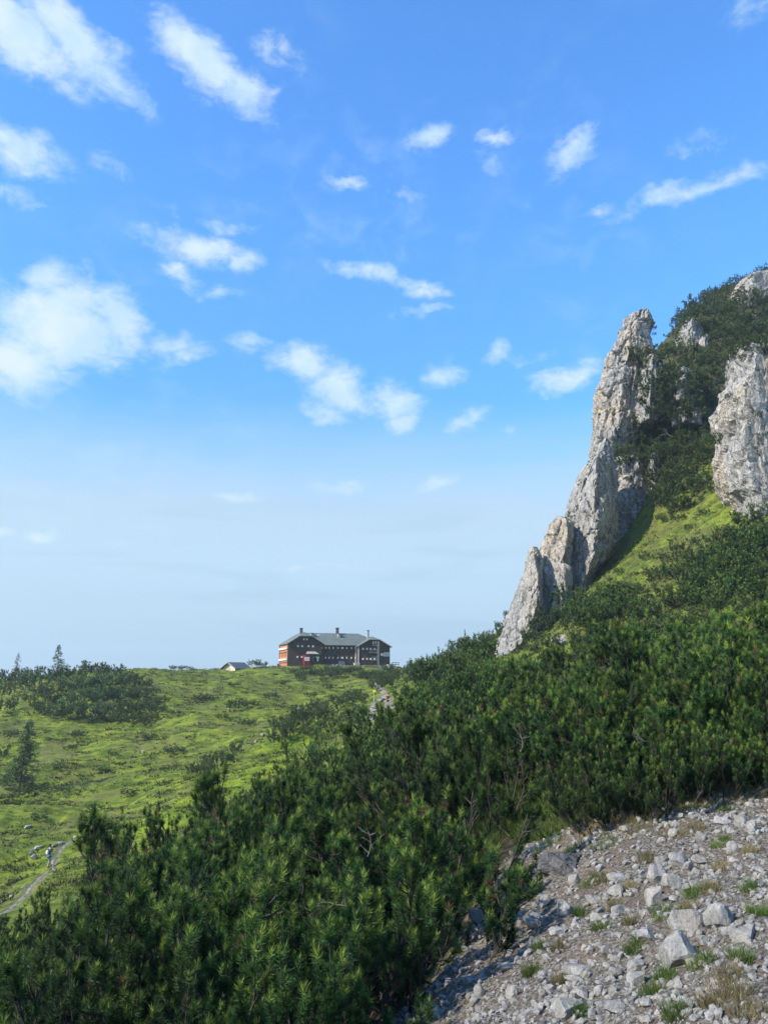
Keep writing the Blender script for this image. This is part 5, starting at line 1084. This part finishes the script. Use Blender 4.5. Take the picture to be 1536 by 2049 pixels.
# dead branches
def dead(px, py, Y, size, seed, label, tilt=0.0):
    rg = np.random.default_rng(seed); br, r0, r1 = [], [], []
    L = bez(np.zeros(3), np.array([rg.uniform(-.3,.3), 0, .5]), np.array([rg.uniform(-.8,.8), rg.uniform(-.2,.2), 1.0]), 8); br.append(L); r0.append(.022); r1.append(.006)
    for k_ in range(7):
        i = rg.integers(1, 7); d = unit(np.array([rg.normal(0, 1), rg.normal(0, .5), rg.uniform(0, .8)])); q = rg.uniform(.25, .6)
        s_ = bez(L[i], L[i] + d * q * .5, L[i] + d * q + np.array([0, 0, .2 * q]), 5); br.append(s_); r0.append(.014); r1.append(.003)
        for _ in range(2): d3 = unit(rg.normal(size=3) + d); br.append(bez(s_[3], s_[3] + d3 * .08, s_[3] + d3 * .2, 3)); r0.append(.006); r1.append(.002)
    V, F = tubes(br, r0, r1, 5); p = P(px, py + 14, Y)
    tag(link('dead_branch', mesh('dead_branch', V * size * .6, F, M['deadwood'], smooth=True), None, p, (0, tilt, 0)), label, 'branch')
for a in [(10,2010,12.5,1.15,1,'bare grey dead shrub at the lower left edge',0),(100,1950,13.5,.8,2,'small grey dead branch among the lower left pines',.4),(700,1800,8.6,.45,3,'bleached forked dead branch in the middle of the thicket',-1.0),
          (735,1700,10.6,.5,4,'upright thin dead stem in the thicket',0),
          (1290,1470,11.6,.4,7,'bleached dead branch in the pines above the scree',-1.2),(1240,1560,11.4,.4,8,'pale dead branch hanging low above the scree',-1.3),(1430,1480,11.8,.4,9,'dead branch at the right among the pines above the scree',1.2),
          (1040,1490,13.0,.6,10,'grey stem at the gap left of the scree pines',.2),(1345,860,112,3.2,11,'bleached dead trunk sticking out of the gully pines',-.7)]: dead(*a)

# ------------------------------------------------------------------ thin mountain haze
hm = bpy.data.materials.new('mountain_haze'); hm.use_nodes = True; ht_ = NT(hm.node_tree)
vol = ht_.node('ShaderNodeVolumePrincipled', {'Color': (.82, .95, .97, 1), 'Density': .00025, 'Anisotropy': .2})
ht_.node('ShaderNodeOutputMaterial', {'Volume': vol.outputs[0]})
zmin = float(ZZ.min()) - 1.0
hz_o = MB().box(-2600, 3000, -120, 2800, zmin, 95).build('haze', hm); tag(hz_o, 'thin pale blue mountain haze over the whole scene', kind='stuff')
